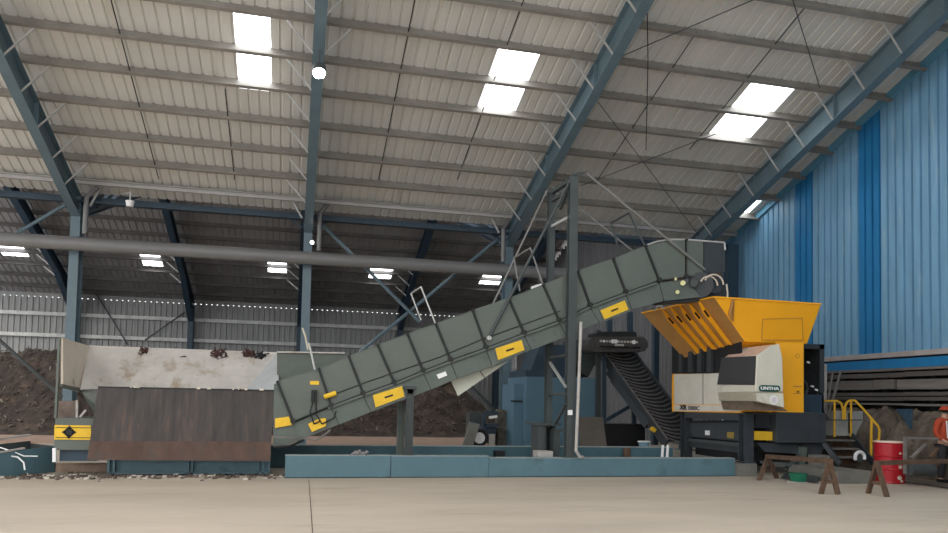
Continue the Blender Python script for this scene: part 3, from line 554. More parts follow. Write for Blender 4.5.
p0=onX(679.3,409.8,Xs-.024); p1=onX(687.3,409.8,Xs-.024); text('XR',m_blackp,pl,'lettering',p0,(0,-1,0),(0,0,1),.135,abs(p1.y-p0.y)*.95,bold=.045)
p0=onX(687.8,409.9,Xs-.024); p1=onX(699.8,410.1,Xs-.024); text('3000C',m_blackp,pl,'lettering',p0,(0,-1,0),(0,0,1),.105,abs(p1.y-p0.y)*.96,bold=.015)
# flared hopper
A=onY(714,297,14.95); G=onY(821,304,14.95); C=onY(744.5,341.5,15.3); D=onY(807,343.5,15.3)
E=onX(642,313,A.x); Fp=onX(684,358.5,C.x); G2=V((G.x,E.y,E.z)); D2=V((D.x,Fp.y,Fp.z))
h=B(); h.prism([A,G,D,C],(0,.03,.01)); o=h.build('hopper_front',m_yel,t)
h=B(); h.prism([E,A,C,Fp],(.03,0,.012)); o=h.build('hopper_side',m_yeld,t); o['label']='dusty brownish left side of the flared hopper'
h=B(); h.prism([G,G2,D2,D],(-.03,0,.01)); h.build('hopper_side',m_yel,t)
h=B(); h.prism([E,G2,D2,Fp],(0,-.03,.01)); h.build('hopper_back',m_yel,t)
b=B(); b.rod(A,E,.05,.03); b.rod(A,G,.05,.03); b.build('hopper_rim',m_yel,t)
nrm=((A-E).cross(C-E)).normalized(); 
if nrm.x>0: nrm=-nrm
for ut,ub in ((697,730),(686.2,718.5),(675.6,707.8),(665.5,697),(656,687.6)):
    s=(E.y-A.y); yt=A.y*(714-292)/(ut-292); k=(E.y-yt)/s; P=E.lerp(A,k); Q=Fp.lerp(C,k); dn=(Q-P).normalized()
    b=B(); a_=P+nrm*.01; q_=Q+nrm*.01; w=V((0,.02,0)); b.prism([a_-w,a_+nrm*.03-w+dn*.01,a_+nrm*.10+dn*.28-w,q_+nrm*.09-dn*.1-w,q_-w],w*2)
    r=b.build('rib',m_yel,t)
    m_=a_+nrm*.055+dn*.36-w*1.15; B().rod(m_-dn*.1,m_+dn*.1,.012,.05,up=nrm).build('slot',m_blackp,r)
b=B(); q=[onY(762,319,15.08),onY(802,318,15.08),onY(800.5,341,15.27),onY(761.5,340.5,15.27)]; fn=(q[1]-q[0]).cross(q[2]-q[0]).normalized(); fn=fn if fn.y<0 else -fn
def onpl(u,v):
    r=ray(u,v); nn=(G-A).cross(C-A); k=nn.dot(A-EYE)/nn.dot(r); return EYE+r*k
nn=(G-A).cross(C-A).normalized(); nn=nn if nn.y<0 else -nn
q=[onpl(u,v)+nn*.006 for u,v in ((762.5,319),(802,318),(803,340),(761.5,340))]
b=B()
for i in range(4): b.rod(q[i],q[(i+1)%4],.012,.012,up=nn)
b.build('access_plate_edge',m_yeld,t)
q=[onpl(u,v)+nn*.02 for u,v in ((731,298.5),(733.5,298.5),(732,309),(729,318),(732.5,322),(727.5,315))]
B().prism(q,nn*.02).build('corner_gusset',m_yeld,t)
B().path([onX(u,v,A.x-.03) for u,v in ((655,311),(657,306.5),(661,305.5),(664,309))],.02,6).build('lifting_loop',m_brace,t)
# cover
yc=14.6; xw=onY(755.5,386,yc).x
pr=[(755.5,392),(756.8,356),(770.5,346),(779.5,343.8),(782.6,358),(783.4,391.8)]
b=B(); b.prism(poly(pr,yc),(0,1.32,0)); cv=b.build('front_cover',m_cover,t,bevel=.02); cv['label']='cream drive cover with a smoked side panel'
B().prism([onX(u,v,xw-.012) for u,v in ((721.5,357.5),(755,356),(754,385),(717,384.6))],(.02,0,0)).build('smoked_panel',m_glass,cv)
q=[onY(757.2,355.3,yc+.03),onY(770.5,345.6,yc+.03)]; B().prism([q[0]+V((0,0,.004)),q[1]+V((0,0,.004)),q[1]+V((0,1.3,.004)),q[0]+V((0,1.3,.004))],(0,0,.008)).build('cover_top',m_pink,cv)
b=B(); b.prism(poly([(752.5,392),(783.4,392.3),(784.5,408),(753.5,401)],yc-.03),(0,1.38,0)); lp=b.build('cover_lip',m_coverd,t,bevel=.01); lp['label']='darker cream lip under the cover'
B().prism(poly([(756.5,393.3),(783,393.3),(784,407.3),(757,401)],yc-.045),(0,.012,0)).build('lip_face',m_cover,lp)
B().prism(poly([(753,401.6),(784,408.6),(788,411.2),(755,410.5)],yc+.1),(0,1.28,0)).build('under_tray',mat('shadow brown tray',(.16,.12,.09),.7,var=.3,scale=8),t)  # brown colour stands in for the shadow under the cover
# logo badge
lx0,lx1=onY(759.2,388,yc-.02).x,onY(780.4,388,yc-.02).x; lz=onY(770,388.4,yc-.02).z; lr=.07
pts=[]
for cx_,a0 in ((lx1-lr,-90),(lx0+lr,90)):
    for k in range(9): an=math.radians(a0+k*22.5); pts.append((cx_+lr*math.cos(an),yc-.02,lz+lr*math.sin(an)))
bd=B().prism(pts,(0,.015,0)).build('logo_badge',m_logo,t); bd['label']='dark green oval badge with white lettering'
text('UNTHA',m_whitep,bd,'lettering',(lx0+.035,yc-.028,lz-.035),(1,0,0),(0,0,1),.072,(lx1-lx0)-.07,bold=.04)
c=onY(774,400,yc-.05); o=B().tube(c,c+V((0,.008,0)),.105,20).build('round_sticker',m_whitep,t); B().tube(c+V((0,-.004,0)),c,.07,20).build('sticker_centre',mat('pale sticker centre',(.72,.66,.70),.5,var=.1,scale=20),o)
p=onY(793.3,401,yb-.01); text('XR',m_blackp,t,'lettering',onY(796.5,392.6,yb-.005)+V((0,0,0)),(1,0,0),(0,0,1),.045,.08)
B().bar(onY(793,386.5,yb-.004),onY(801.5,386.6,yb-.004),(0,.004,0),(0,0,.012)).bar(onY(793,393.5,yb-.004),onY(801,393.6,yb-.004),(0,.004,0),(0,0,.01)).build('small_print',m_yeld,t)
c=onY(797.5,356,yb-.01); b=B()
for k in range(16): 
    a1,a2=math.radians(k*22.5),math.radians(k*22.5+22.5); b.rod(c+V((math.cos(a1)*.05,0,math.sin(a1)*.05)),c+V((math.cos(a2)*.05,0,math.sin(a2)*.05)),.008)
b.build('port_ring',m_yeld,t)
# stand below
t=thing('shredder_stand','charcoal steel stand and discharge frame under the yellow shredder','stand',(XB+.6,16.5,0))
def zz(v,y=15.3,u=746): return onY(u,v,y).z
xp=onY(746.5,440,15.36).x
b=B(); b.ibeam((xp,15.38,zz(463)),(xp,15.38,zlo-.02),(0,1,0),(1,0,0),.24,.25,.025,.02); b.box(xp-.16,xp+.16,15.22,15.54,zz(463),zz(463)+.03); b.build('post',m_char,t)
b=B(); b.ibeam((XB+.1,18.1,.0),(XB+.1,18.1,zhi),(0,1,0),(1,0,0),.24,.22,.025,.02); b.build('post',m_char,t)
b=B(); b.ibeam((XF+.5,17.9,.0),(XF+.5,17.9,zlo-.2),(0,1,0),(1,0,0),.24,.22,.025,.02); b.build('post',m_char,t)
b=B(); b.box(XB-.02,XB+.14,15.52,18.0,zz(421),zlo-.03); b.box(XB-.02,XF,15.32,15.5,zlo-.06,zlo-.01); b.build('top_beam',m_char,t)
def sx(name,q,m,x=XB+.12,th=.03): return B().prism([onX(u,v,x) for u,v in q],(th,0,0)).build(name,m,t)
sx('belt_side',[(683,423),(739,422),(739,441),(683,436)],m_char); sx('belt_top_rail',[(683,421),(739,420),(739,422.5),(683,423)],m_black,XB+.1)
sx('belt_rail',[(683,438),(741,443),(741,447),(683,441)],m_tower,XB+.08,.05)
sx('belt_lower',[(683,441),(741,447),(741,453),(683,446)],m_char,XB+.14)
o=sx('sticker',[(705,430.5),(709.5,430.6),(709.5,435.2),(705,435)],m_whitep,XB+.11,.012); o['label']='white square sticker'
o=sx('sticker',[(727,432),(734,432.3),(733.5,438.5),(727,437.8)],mat('dull yellow sticker',(.27,.19,.04),.6,var=.2),XB+.11,.012); o['label']='dull yellow sticker'
b=B(); b.box(XB+.25,XF,15.6,17.9,.3,zlo-.3); b.build('discharge_belt',m_black,t)  # black block around the belt, extended down to darken the gaps
plate('front_panel',[(755,413),(776,413),(776,428),(755,428)],15.45,.1,m_char,t)
o=plate('sign_plate',[(754,431),(775.5,431.8),(775.5,440.5),(754,440)],15.35,.02,m_sign,t); o['label']='yellow warning plate'
b=B(); b.box(onY(776.5,430,15.2).x,onY(826,430,15.2).x,15.2,16.6,zz(443,15.2,800),zz(412.5,15.2,800)); b.build('end_box',m_char,t,bevel=.015)
plate('end_chute',[(757,443),(827,444),(820,455),(765,452)],15.35,1.0,m_char,t)
B().rod(onY(824,443,15.3),onY(840,464,15.0),.13,.10).build('raking_leg',m_char,t)
B().rod(onY(803,447,15.3),onY(800,472,15.3),.16,.1).build('raking_leg',mat('green grey',(.09,.115,.10),.6),t)
b=B(); b.rod(onY(754,446,15.6),onY(797,452,15.6),.05); b.rod(onY(760,462,15.4),onY(800,466,15.0),.06); b.rod(onY(785,470,15.2),onY(800,455,15.2),.07); b.build('pipework',m_tower,t)
b=B()
for k in range(14): 
    p=onX(random.uniform(694,738),random.uniform(447,457),XB+.3); b.rod(p,p+V((.1,random.uniform(-.2,.2),random.uniform(-.03,.05))),.03)
o=b.build('belt_scraps',m_palew,t); o['kind']='stuff'
o=B().box(onY(737,470,15.12).x,onY(757,470,15.12).x,15.12,15.7,0,zz(463)).build('concrete_footing',m_conc,t); o['label']='concrete block footing'
# hydraulic cabinet to the right
t=thing('hydraulic_cabinet','open charcoal cabinet with black hoses right of the yellow shredder body','cabinet',onY(812,412,16))
x0,x1=XF+.03,onY(821,380,16.0).x; z0,z1_=onY(812,413,15.9).z,onY(812,344,15.9).z
b=B(); b.box(x0,x1,16.7,16.75,z0,z1_); b.box(x0,x1,15.9,16.7,z1_-.05,z1_); b.box(x1-.05,x1,15.9,16.7,z0,z1_); b.box(x1-.13,x1,15.88,15.93,z0+.5,z1_); b.box(x0,x1,15.88,15.92,z1_-.12,z1_); b.build('shell',m_char,t)
for k in range(9):
    p=V((random.uniform(x0+.02,x1-.1),16.0,random.uniform(z0+.3,z1_-.4))); pts=[p]
    for j in range(5): p=p+V((random.uniform(-.1,.12),random.uniform(-.04,.04),-.12)); pts.append(p)
    B().path(pts,.03,7).build('hose',m_black if k%3 else m_char,t)
for u,v in ((807,362),(811,386),(815,389.5),(806,398)): 
    B().rod(onY(u,v,15.95),onY(u+2.5,v+.8,15.95),.04).build('fitting',m_whitep,t)
b=B(); b.box(x0,x1,15.9,16.7,z0,z0+.45); b.build('tank',m_steeld,t)
simple('pale_post',B().rod(onY(824,364,16.9),onY(823,416,16.9),.12,.1),m_palew,'pale post standing right of the hydraulic cabinet','post')
simple('leaning_bar',B().rod(onY(833,371,17.0),onY(826,415,16.6),.04),m_timberl,'left of two thin bars leaning behind the yellow handrail','bar')
simple('leaning_bar',B().rod(onY(841,371,17.0),onY(828,418,16.6),.05),m_timberl,'right of two thin bars leaning behind the yellow handrail','bar')
# ================================================================ RIGHT SIDE: bank, rails, stair, drum
struct(B().box(XR+.05,XR+.3,-4,24.3,0,3.0).build('wall_right_base',m_black))
XQ=XR-.25
rows=[(369,371.5,m_timberl),(373,377.5,m_timber),(380,389.5,m_timberl),(392.5,396,m_timber),(397,400.5,m_timber),(403.5,405.5,m_timberl)]
rl=['topmost thin','second','thick pale','fourth','fifth','lowest pale']
for i,(v0,v1,m) in enumerate(rows):
    za,zb_=onX(884,v0,XQ).z,onX(884,v1,XQ).z; segs=[(11.2,15.9),(16.0,20.2)] if i==2 else [(11.2,20.2)]
    for s_ in segs:
        b=B(); 
        k=6; 
        for j in range(k): ya=s_[0]+(s_[1]-s_[0])*j/k; yb_=s_[0]+(s_[1]-s_[0])*(j+1)/k; w=random.uniform(-.01,.01); b.box(XQ-.05+w,XQ+.12,ya,yb_,zb_+w,za+w)
        tag(b.build('stacked_rail',m),'%s weathered steel rail in the stack under the blue wall%s'%(rl[i],'' if len(segs)==1 else (', right length' if s_[0]<12 else ', left length')),'rail','rails under the blue wall')
for y in (12,13.5,15,16.5,18,19.5): tag(B().box(XQ+.13,XQ+.24,y-.08,y+.08,0,onX(884,369,XQ).z).build('rack_post',m_dark),'dark rack post carrying the stacked rails','post','rack posts behind the rails')
def eh(x,y):
    xs_=13.45+(.75 if y>14.6 else .6 if y>12.9 else .2); k=min(1,max(0,(x-xs_-.2*noise.noise(V((y*.8,0,0))))/(15.0-xs_))); g=1-.45*math.exp(-((y-15.75)/.22)**2)
    return k**.22*(1.55+.12*noise.noise(V((x*2,y*1.5,3))))*g+.14*noise.noise(V((x*4,y*4,1)))*k**.3+.06*noise.noise(V((x*9,y*9,4)))*k**.3+.02
o=hfield('earth_bank',13.0,15.2,11.0,22,60,260,eh,m_rock); tag(o,'rough brown earth and rubble bank below the blue wall','bank',kind='stuff')
b=B(); b.prism([onX(896,409,14.3),onX(912,409,14.3),onX(911,430,14.2),onX(904,420,14.25)],(.03,0,0)); simple('tarp',b,mat('dark teal tarp',(.03,.07,.11),.7,var=.4,scale=6),'dark teal tarp hanging over the earth bank','tarp')
# concrete block + stair
x0,x1=onY(838,478,13.56).x,onY(872,478,13.56).x
simple('concrete_block',B().box(x0,x1,13.56,15.2,0,.27),m_conc,'low concrete block in front of the steel stair','block')
t=thing('steel_stair','dark steel stair with yellow handrails beside the shredder','stair',onY(848,464,15.5))
xa,xb=onY(829,464,15.5).x,onY(862,464,15.5).x
for v,y,ua,ub in ((440.5,16.1,826,855),(449,15.8,831,860),(457.5,15.5,836,866)):
    z=onY(845,v,y).z; x0_,x1_=onY(ua,v,y).x,onY(ub,v,y).x
    B().box(x0_,x1_,y,y+.28,z-.02,z+.015).build('tread',m_timberl,t); o=B().box(x0_,x1_,y+.25,y+.27,z-.2,z-.03).build('riser',m_wood,t)
for (ua,va,ya),(ub,vb,yb2) in (((819,441,16.3),(838,464,15.4)),((852,436,16.3),(872,462,15.4))): B().rod(onY(ua,va,ya),onY(ub,vb,yb2),.05,.17).build('stringer',m_char,t)
B().box(xa-.7,xb-.25,16.45,17.5,.82,.88).build('platform',m_tower,t)
def rail(pts,label=None): return B().path([onY(*p) for p in pts],.028,8).build('handrail',m_rail,t)
rail([(824,401,16.4),(837,401,16.4),(841,403,16.4),(843,409,16.4),(843,420,16.4)])
rail([(845,420,16.4),(845,407,16.4),(847,402,16.4),(850,400.5,16.4),(855,400.5,16.4),(865,411,16.0),(878,426,15.6),(879.5,430,15.6),(879,439,15.6),(876,442,15.6),(872,441,15.6)])
B().path([onY(834.5,401,16.4),onY(834.5,437,16.4)],.028).build('rail_post',m_rail,t); B().path([onY(851,401,16.4),onY(851,437,16.4)],.028).build('rail_post',m_rail,t); B().path([onY(871.5,418.5,15.75),onY(871,458,15.7)],.032).build('rail_post',m_rail,t)
B().path([onY(862,428,16),onY(871,437,15.8)],.015).path([onY(826,420,16.3),onY(862,420,16.3)],.012).build('mid_rail',m_tower,t)
t=thing('control_cabinet','pale grey control cabinet behind the yellow handrails','cabinet',onY(848,430,16.55))
B().box(onY(834,420,16.55).x,onY(863,420,16.55).x,16.55,16.9,.885,onY(850,411,16.55).z).build('body',mat('pale cabinet',(.36,.37,.36),.5,var=.15),t); B().box(onY(848.5,420,16.54).x,onY(849.5,420,16.54).x,16.53,16.55,.95,onY(850,413,16.5).z).build('door_gap',m_dark,t)
t=thing('hose_reel','round white and grey bundle resting at the stair foot','reel',onY(860,463,15.1)); c=onY(859.8,457.5,15.1)
B().tube(c,c+V((0,.12,0)),.11,16).build('core',m_tower,t)
b=B(); b.path([c+V((math.cos(a)*.13,0,math.sin(a)*.13)) for a in [math.radians(q) for q in range(-20,215,15)]],.04,8); b.build('ring',m_whitep,t)
# drum
dc=onZ(889.5,482.5); R_=.30
t=thing('oil_drum','red steel drum with a pale lid rim beside the stair','drum',dc)
b=B(); prof=[(0,R_),(.02,R_+.01),(.05,R_),(.28,R_),(.30,R_+.012),(.32,R_),(.56,R_),(.58,R_+.012),(.60,R_),(.85,R_),(.87,R_+.01),(.885,R_+.005)]
for (za,ra),(zb_,rb) in zip(prof,prof[1:]): b.tube(dc+V((0,0,za)),dc+V((0,0,zb_)),ra,32,r2=rb,cap=False)
b.tube(dc+V((0,0,.0)),dc+V((0,0,.86)),R_-.01,32); b.build('shell',m_red,t)
b=B()
for k in range(32):
    a1,a2=2*math.pi*k/32,2*math.pi*(k+1)/32; b.rod(dc+V((math.cos(a1)*R_,math.sin(a1)*R_,.885)),dc+V((math.cos(a2)*R_,math.sin(a2)*R_,.885)),.025)
o=b.build('lid_rim',m_palew2,t); o['label']='pale worn rim'
for z,x,r_ in ((.33,0,.04),(.10,-.02,.05),(.03,.03,.03),(.62,.0,.025)):
    B().tube(dc+V((x,-R_-.012,z+.03)),dc+V((x,-R_+.004,z+.03)),r_,8).build('worn_mark',m_palew2,t)
# trestles
def aframe(b,ap,f1,f2,w=.09):
    b.rod(ap,f1,w,.05,up=(0,1,0)); b.rod(ap,f2,w,.05,up=(0,1,0)); m1=ap.lerp(f1,.62); m2=ap.lerp(f2,.62); b.rod(m1,m2,.07,.05,up=(0,1,0))
t=thing('timber_trestle','brown timber trestle in front of the shredder stand','trestle',onZ(790,486))
f1,f2=onZ(759,480.5),onZ(777,478.5); a1=(f1+f2)/2; a1.z=onY(769,456.5,a1.y).z
g1,g2=onZ(821,494),onZ(838,494.5); a2=(g1+g2)/2; a2.z=onY(829,461,a2.y).z
b=B(); aframe(b,a1,f1,f2); b.build('leg_frame',m_wood,t); b=B(); aframe(b,a2,g1,g2); b.build('leg_frame',m_wood,t)
d=(a2-a1).normalized(); B().rod(a1-d*.05,a2+d*.05,.09,.09).build('beam',m_wood,t)
t=thing('timber_trestle','brown timber trestle in front of the red drum','trestle',onZ(900,497))
g1,g2=onZ(868,493.5),onZ(887,497); a1=(g1+g2)/2; a1.z=onY(875.5,463,a1.y).z
b=B(); aframe(b,a1,g1,g2); b.build('leg_frame',m_wood,t)
a2=a1+V((2.6,.55,.0)); b=B(); aframe(b,a2,a2+V((-.2,0,-a1.z)),a2+V((.2,0,-a1.z))); b.build('leg_frame',m_wood,t)
B().rod(a1+V((-.03,0,0)),a2,.08,.08).build('beam',m_wood,t)
c=onZ(803,483.5); t=thing('green_basin','green plastic basin under the trestle','basin',c); b=B(); b.tube(c+V((0,.15,.03)),c+V((0,.15,.2)),.15,16,r2=.19); b.build('bowl',m_greenb,t); B().box(c.x-.16,c.x+.12,c.y+.02,c.y+.3,0,.03).build('block',m_palew,t)
b=B(); b.prism([onZ(781,479)+V((0,0,.02)),onZ(818,484)+V((0,0,.02)),onZ(822,474)+V((0,0,.3)),onZ(806,468)+V((0,0,.35))],(0,.03,0)); simple('steel_sheet',b,m_tower,'grey bent steel sheet lying behind the green basin','sheet')
b=B(); b.box(onY(814,470,15.0).x,onY(827,470,15.0).x,14.9,15.2,0,onY(820,455,15).z); simple('concrete_stub',b,m_conc,'rough concrete stub behind the right trestle legs','block')
t=thing('rusty_rack','rusty open steel frame leaning on the earth bank','frame',onZ(920,474))
yy=13.0
for p,q,m in (((905,437),(905,474),m_timberl),((905,438),(938,438.5),m_timberl),((905,461),(938,464),m_wood),((911,458),(926,444),m_timberl),((930,458),(938,448),m_wood)): B().rod(onY(*p,yy),onY(*q,yy),.06,.04).build('bar',m,t)
c=onY(909,470,13.2); simple('drum_roll',B().tube(onY(909,469.5,12.95),onY(932,470,12.95),.125,18),m_tower,'dark grey cylinder lying on the floor right of the red drum','cylinder')
simple('floor_bar',B().rod(onZ(934,474)+V((0,0,.03)),onZ(956,477)+V((0,0,.03)),.07,.05),m_timberl,'pale bar lying on the floor at the right edge','bar')
# ================================================================ MIDDLE BACKGROUND
t=thing('plant_cabinet','large blue steel plant box behind the tower','cabinet',onY(565,447,21.5)); yU=21.5
B().box(onY(526,400,yU).x,onY(600,400,yU).x,yU,yU+2,0,onY(560,377.5,yU).z).build('body',m_unit,t)
B().box(onY(514,400,yU+.3).x,onY(526,400,yU+.3).x-.02,yU+.3,yU+1.6,0,onY(520,384,yU+.3).z).build('side_cupboard',m_unit,t)
B().box(onY(513.5,400,yU).x,onY(526,400,yU).x-.02,yU+.25,yU+.3,onY(520,402,yU).z,onY(520,400.5,yU).z).build('cupboard_seam',m_dark,t)
b=B(); b.prism(poly([(529,376),(568,376),(568,345),(540,345)],yU+.4),(0,1.2,0)); b.build('hopper',m_steeld,t)
B().box(onY(526,400,yU).x,onY(570,400,yU).x,yU+.1,yU+1.8,onY(560,377.5,yU).z,onY(560,371,yU).z).build('collar',m_steeld,t)
b=B(); b.rod(onY(598,447,yU-.1),onY(598,330,yU-.1),.13); simple('frame_post',b,m_tower,'grey upright post at the right edge of the blue plant box','post')
t=thing('chute','grey tapering chute above the blue plant box','chute',onY(586,376,yU+.5)); b=B(); b.prism(poly([(572,340),(600,340),(600,356),(588,377),(580,372),(570,352)],yU+.5),(0,.8,0)); b.build('body',m_tower,t)
t=thing('overband_magnet','dark oblong belt magnet hanging above the second conveyor','magnet',onY(620,352,20.6)); yM=20.6
def stad(u0,u1,v0,v1,y,n=8):
    c0=onY(u0,(v0+v1)/2,y); c1=onY(u1,(v0+v1)/2,y); r=abs(onY(u0,v0,y).z-onY(u0,v1,y).z)/2; P=[]
    for c_,a0 in ((c1,-90),(c0,90)):
        for k in range(n+1): an=math.radians(a0+180*k/n); P.append(c_+V((math.cos(an)*r,0,math.sin(an)*r)))
    return P
B().prism(stad(596,641,336.5,352,yM),(0,.9,0)).build('belt',mat('worn belt',(.06,.055,.055),.7,var=.5,scale=12),t)
b=B(); b.prism(stad(600,634,331.5,338,yM+.1),(0,.7,0)); b.build('top_cover',m_dark,t)
for k in range(13):
    p=onY(601+k*3.0,341+.1*k,yM-.02); B().tube(p,p+V((0,.03,0)),.04 if k not in (4,5,11) else .065,8).build('bolt',m_whitep if k in (1,4,5,11) else m_palew,t)
B().rod(onY(600,346,yM-.02),onY(640,347.5,yM-.02),.09,.03).build('dark_slot',m_black,t)
o=plate('label_plate',[(615,344),(624,344),(624,347),(615,347)],yM-.05,.02,m_palew,t)
for u in (609.5,630): B().rod(onY(u,333,yM+.3),onY(u,312,yM+.3),.14).build('hanger',m_steeld,t)
# second conveyor
t=thing('cleated_conveyor','dark cleated belt conveyor descending towards the shredder stand','conveyor',onY(660,448,18.6))
T1=onY(603,351,21.6); B1=onY(668,441,18.9); w=V((1.0,0,0)); dn=(B1-T1).normalized(); nz=w.cross(dn).normalized(); nz=nz if nz.z>0 else -nz
b=B(); b.bar(T1+w/2,B1+w/2,w/2,nz*.015); b.build('belt',m_rubber,t)
b=B(); b.bar(T1-nz*.12,B1-nz*.12,(.03,0,0),nz*.17); b.build('side_frame',m_char,t); b=B(); b.bar(T1+w-nz*.08,B1+w-nz*.08,(.03,0,0),nz*.17); b.build('side_frame',m_char,t)
b=B(); b.rod(T1+nz*.06-V((.03,0,0)),B1+nz*.06-V((.03,0,0)),.05,.03); b.build('edge_trim',m_timberl,t)
L_=(B1-T1).length; n=24
for k in range(n):
    c=T1+dn*(L_*(k+.5)/n)+w/2+nz*.03; b=B(); b.path([c+V((x,0,0))+dn*(.16*(1-(x/.45)**2)) for x in (-.45,-.3,-.15,0,.15,.3,.45)],.02,5); b.build('cleat',m_beltr,t)
b=B(); b.rod(T1-nz*.3+dn*.6,B1-nz*.3-dn*.9,.12,.25); b.build('return_guard',m_char,t)
for p,q in (((604,356),(604,447)),((612,380),(646,425)),((606,420),(640,400)),((634,400),(634,447))): B().rod(onY(*p,21.2),onY(*q,21.2),.11).build('frame_member',m_steeld,t)
B().rod(onY(654,428,19.2),onY(652,431,19.2),.13).build('yellow_guard',m_sign,t)
b=B(); b.box(onY(606,440,20.5).x,onY(645,440,20.5).x,20.5,21.1,0,onY(620,424,20.5).z); simple('pallet_stack',b,m_black,'dark low stack behind the rear blue beam under the cleated conveyor','stack')
b=B(); b.prism([onZ(581,0)*0+onY(580,447,19.0),onY(607,447,19.0),onY(603,417,19.6),onY(579,417,19.6)],(0,.05,0)); simple('leaning_board',b,mat('grey board',(.12,.105,.09),.8,var=.15),'grey brown board leaning against the blue plant box','board')
c=onY(644,447,18.2); t=thing('blue_basin','pale blue plastic basin standing on a crate behind the rear beam','basin',c)
simple('low_crate',B().box(c.x-.25,c.x+.25,18.0,18.5,0,onY(644,448,18.2).z),m_tower,'low dark crate under the pale blue basin','crate')
t.location=c; B().tube(onY(644,448,18.2),onY(644,441.5,18.2),.12,16,r2=.15).build('bowl',m_basin,t); B().tube(onY(644,442,18.2),onY(644,441,18.2),.17,16).build('rim',m_whitep,t)
for u,w_ in ((661.5,'left'),(666.5,'right')): simple('white_stake',B().tube(V((onY(u,458,16.9).x,16.9,0)),onY(u+1.4,445,16.9),.035,8),m_whitep,'%s of two short white stakes behind the long blue beam'%w_,'stake')
b=B(); b.tube(V((onY(627,455.5,17.2).x,17.2,0)),onY(627,448,17.2),.09,10); simple('rust_can',b,m_wood,'small dark can on the floor before the rear blue beam','can')
b=B(); b.box(onY(496,455,17.1).x,onY(505,455,17.1).x,17.1,17.34,.0,.42); simple('dark_bracket',b,m_black,'small dark bracket on the rear blue beam','bracket')
simple('concrete_chunk',B().box(onY(538,455,15.6).x,onY(553,455,15.6).x,15.6,15.95,.0,.52),m_palew,'pale block chunk beside the tower foot','block')
# small trailer & slabs near column foot
t=thing('small_trailer','small dark blue wheeled trailer by the column foot','trailer',onY(485,446,22)); y=22.2
c=onY(479.5,438,y); B().tube(c,c+V((0,.2,0)),.27,20).build('tyre',m_black,t); B().tube(c+V((0,-.02,0)),c,.17,16).build('wheel_disc',m_whitep,t)
b=B(); b.box(onY(483,430,y).x,onY(497,430,y).x,y+.1,y+1.2,.3,onY(490,427,y).z); b.build('chassis',m_steeld,t)
b=B(); b.box(onY(489,440,y).x,onY(494.5,440,y).x,y-.05,y+.2,.25,onY(490,434,y).z); b.build('tail_box',m_palew,t)
for p,q in (((484,413),(484,430)),((484,413),(498,413)),((484,425),(498,425))): B().rod(onY(*p,y),onY(*q,y),.1).build('frame_bar',m_steeld,t)
B().rod(onY(489,417.5,y),onY(497,416.5,y),.08).build('white_bar',m_whitep,t)
simple('steel_crate',B().box(onY(469.5,425,23.2).x,onY(483,425,23.2).x,23.2,23.7,0,onY(476,412,23.2).z),m_tower,'grey upright steel crate behind the trailer wheel','crate')
b=B(); b.prism(poly([(463,446),(473,446),(480,424),(470,422)],21.9),(0,.12,0)); simple('leaning_slab',b,mat('pale slab',(.19,.19,.17),.8,var=.2,scale=4),'pale grey slab leaning left of the trailer wheel','slab')
b=B(); b.prism(poly([(498,446),(509,446),(509,428),(508,411),(500,409),(498,412)],22.6),(0,.4,0)); simple('stone_post',b,mat('rough stone',(.12,.11,.09),.9,var=.5,scale=6,bump=1),'rough brown stone post right of the trailer','post')
# vertical blue uprights between conveyor and column
simple('blue_upright',B().rod((onY(528,400,23.0).x,23.0,0),(onY(528,400,23.0).x,23.0,onY(528,343,23.0).z),.12),m_steel,'slim blue upright at the left edge of the plant box','post')
simple('blue_upright',B().rod((onY(655,400,27).x,27,0),(onY(655,400,27).x,27,onY(655,318,27).z+.4),.22),m_steeld,'dark blue upright behind the yellow hopper','post')
simple('blue_upright',B().rod((onY(731,300,23.0).x,23.0,0),(onY(731,300,23.0).x,23.0,7.2),.40,.3),m_steeld,'wide dark blue upright between the conveyor head and the blue wall','post')
# ================================================================ PERSON
def skin_obj(name,pts,edges,rad,m,parent,sub=2):
    me=bpy.data.meshes.new(name); org=ORG[parent.name]; me.from_pydata([V(p)-org for p in pts],edges,[]); o=bpy.data.objects.new(name,me); COL.objects.link(o)
    sm=o.modifiers.new('s','SKIN'); 
    if not me.skin_vertices: me.skin_vertices.new()
    for i,r in enumerate(rad): me.skin_vertices[0].data[i].radius=(r if isinstance(r,tuple) else (r,r)); 
    me.skin_vertices[0].data[0].use_root=True
    sb=o.modifiers.new('d','SUBSURF'); sb.levels=sub; sb.render_levels=sub
    bpy.context.view_layer.update(); nm=bpy.data.meshes.new_from_object(o.evaluated_get(bpy.context.evaluated_depsgraph_get())); bpy.data.objects.remove(o)
    nm.name=name; nm.materials.clear(); nm.materials.append(m)
    for p in nm.polygons: p.use_smooth=True
    o=bpy.data.objects.new(name,nm); COL.objects.link(o); o.parent=parent; ORG[o.name]=org; return o
yp=13.6; hp=onY(943.5,411,yp); px=hp.x+.03; sc=(hp.z+.06)/1.74
P=lambda x,y,z:(px+x*sc,yp+y*sc,z*sc)
t=thing('person','person in orange workwear and cap standing by the earth bank','person',(px,yp,0))
pts=[P(0,0,.95),P(0,0,1.12),P(0,0,1.32),P(0,0,1.46),P(0,0,1.54),P(0,-.02,1.63),
 P(-.10,0,.90),P(-.12,-.03,.50),P(-.12,.02,.09),P(-.13,-.10,.04),P(.10,0,.90),P(.12,-.03,.50),P(.12,.02,.09),P(.13,-.10,.04),
 P(-.19,0,1.42),P(-.25,.0,1.14),P(-.18,-.16,.98),P(-.12,-.22,.95),P(.19,0,1.42),P(.25,0,1.14),P(.20,-.16,.96),P(.15,-.22,.93)]
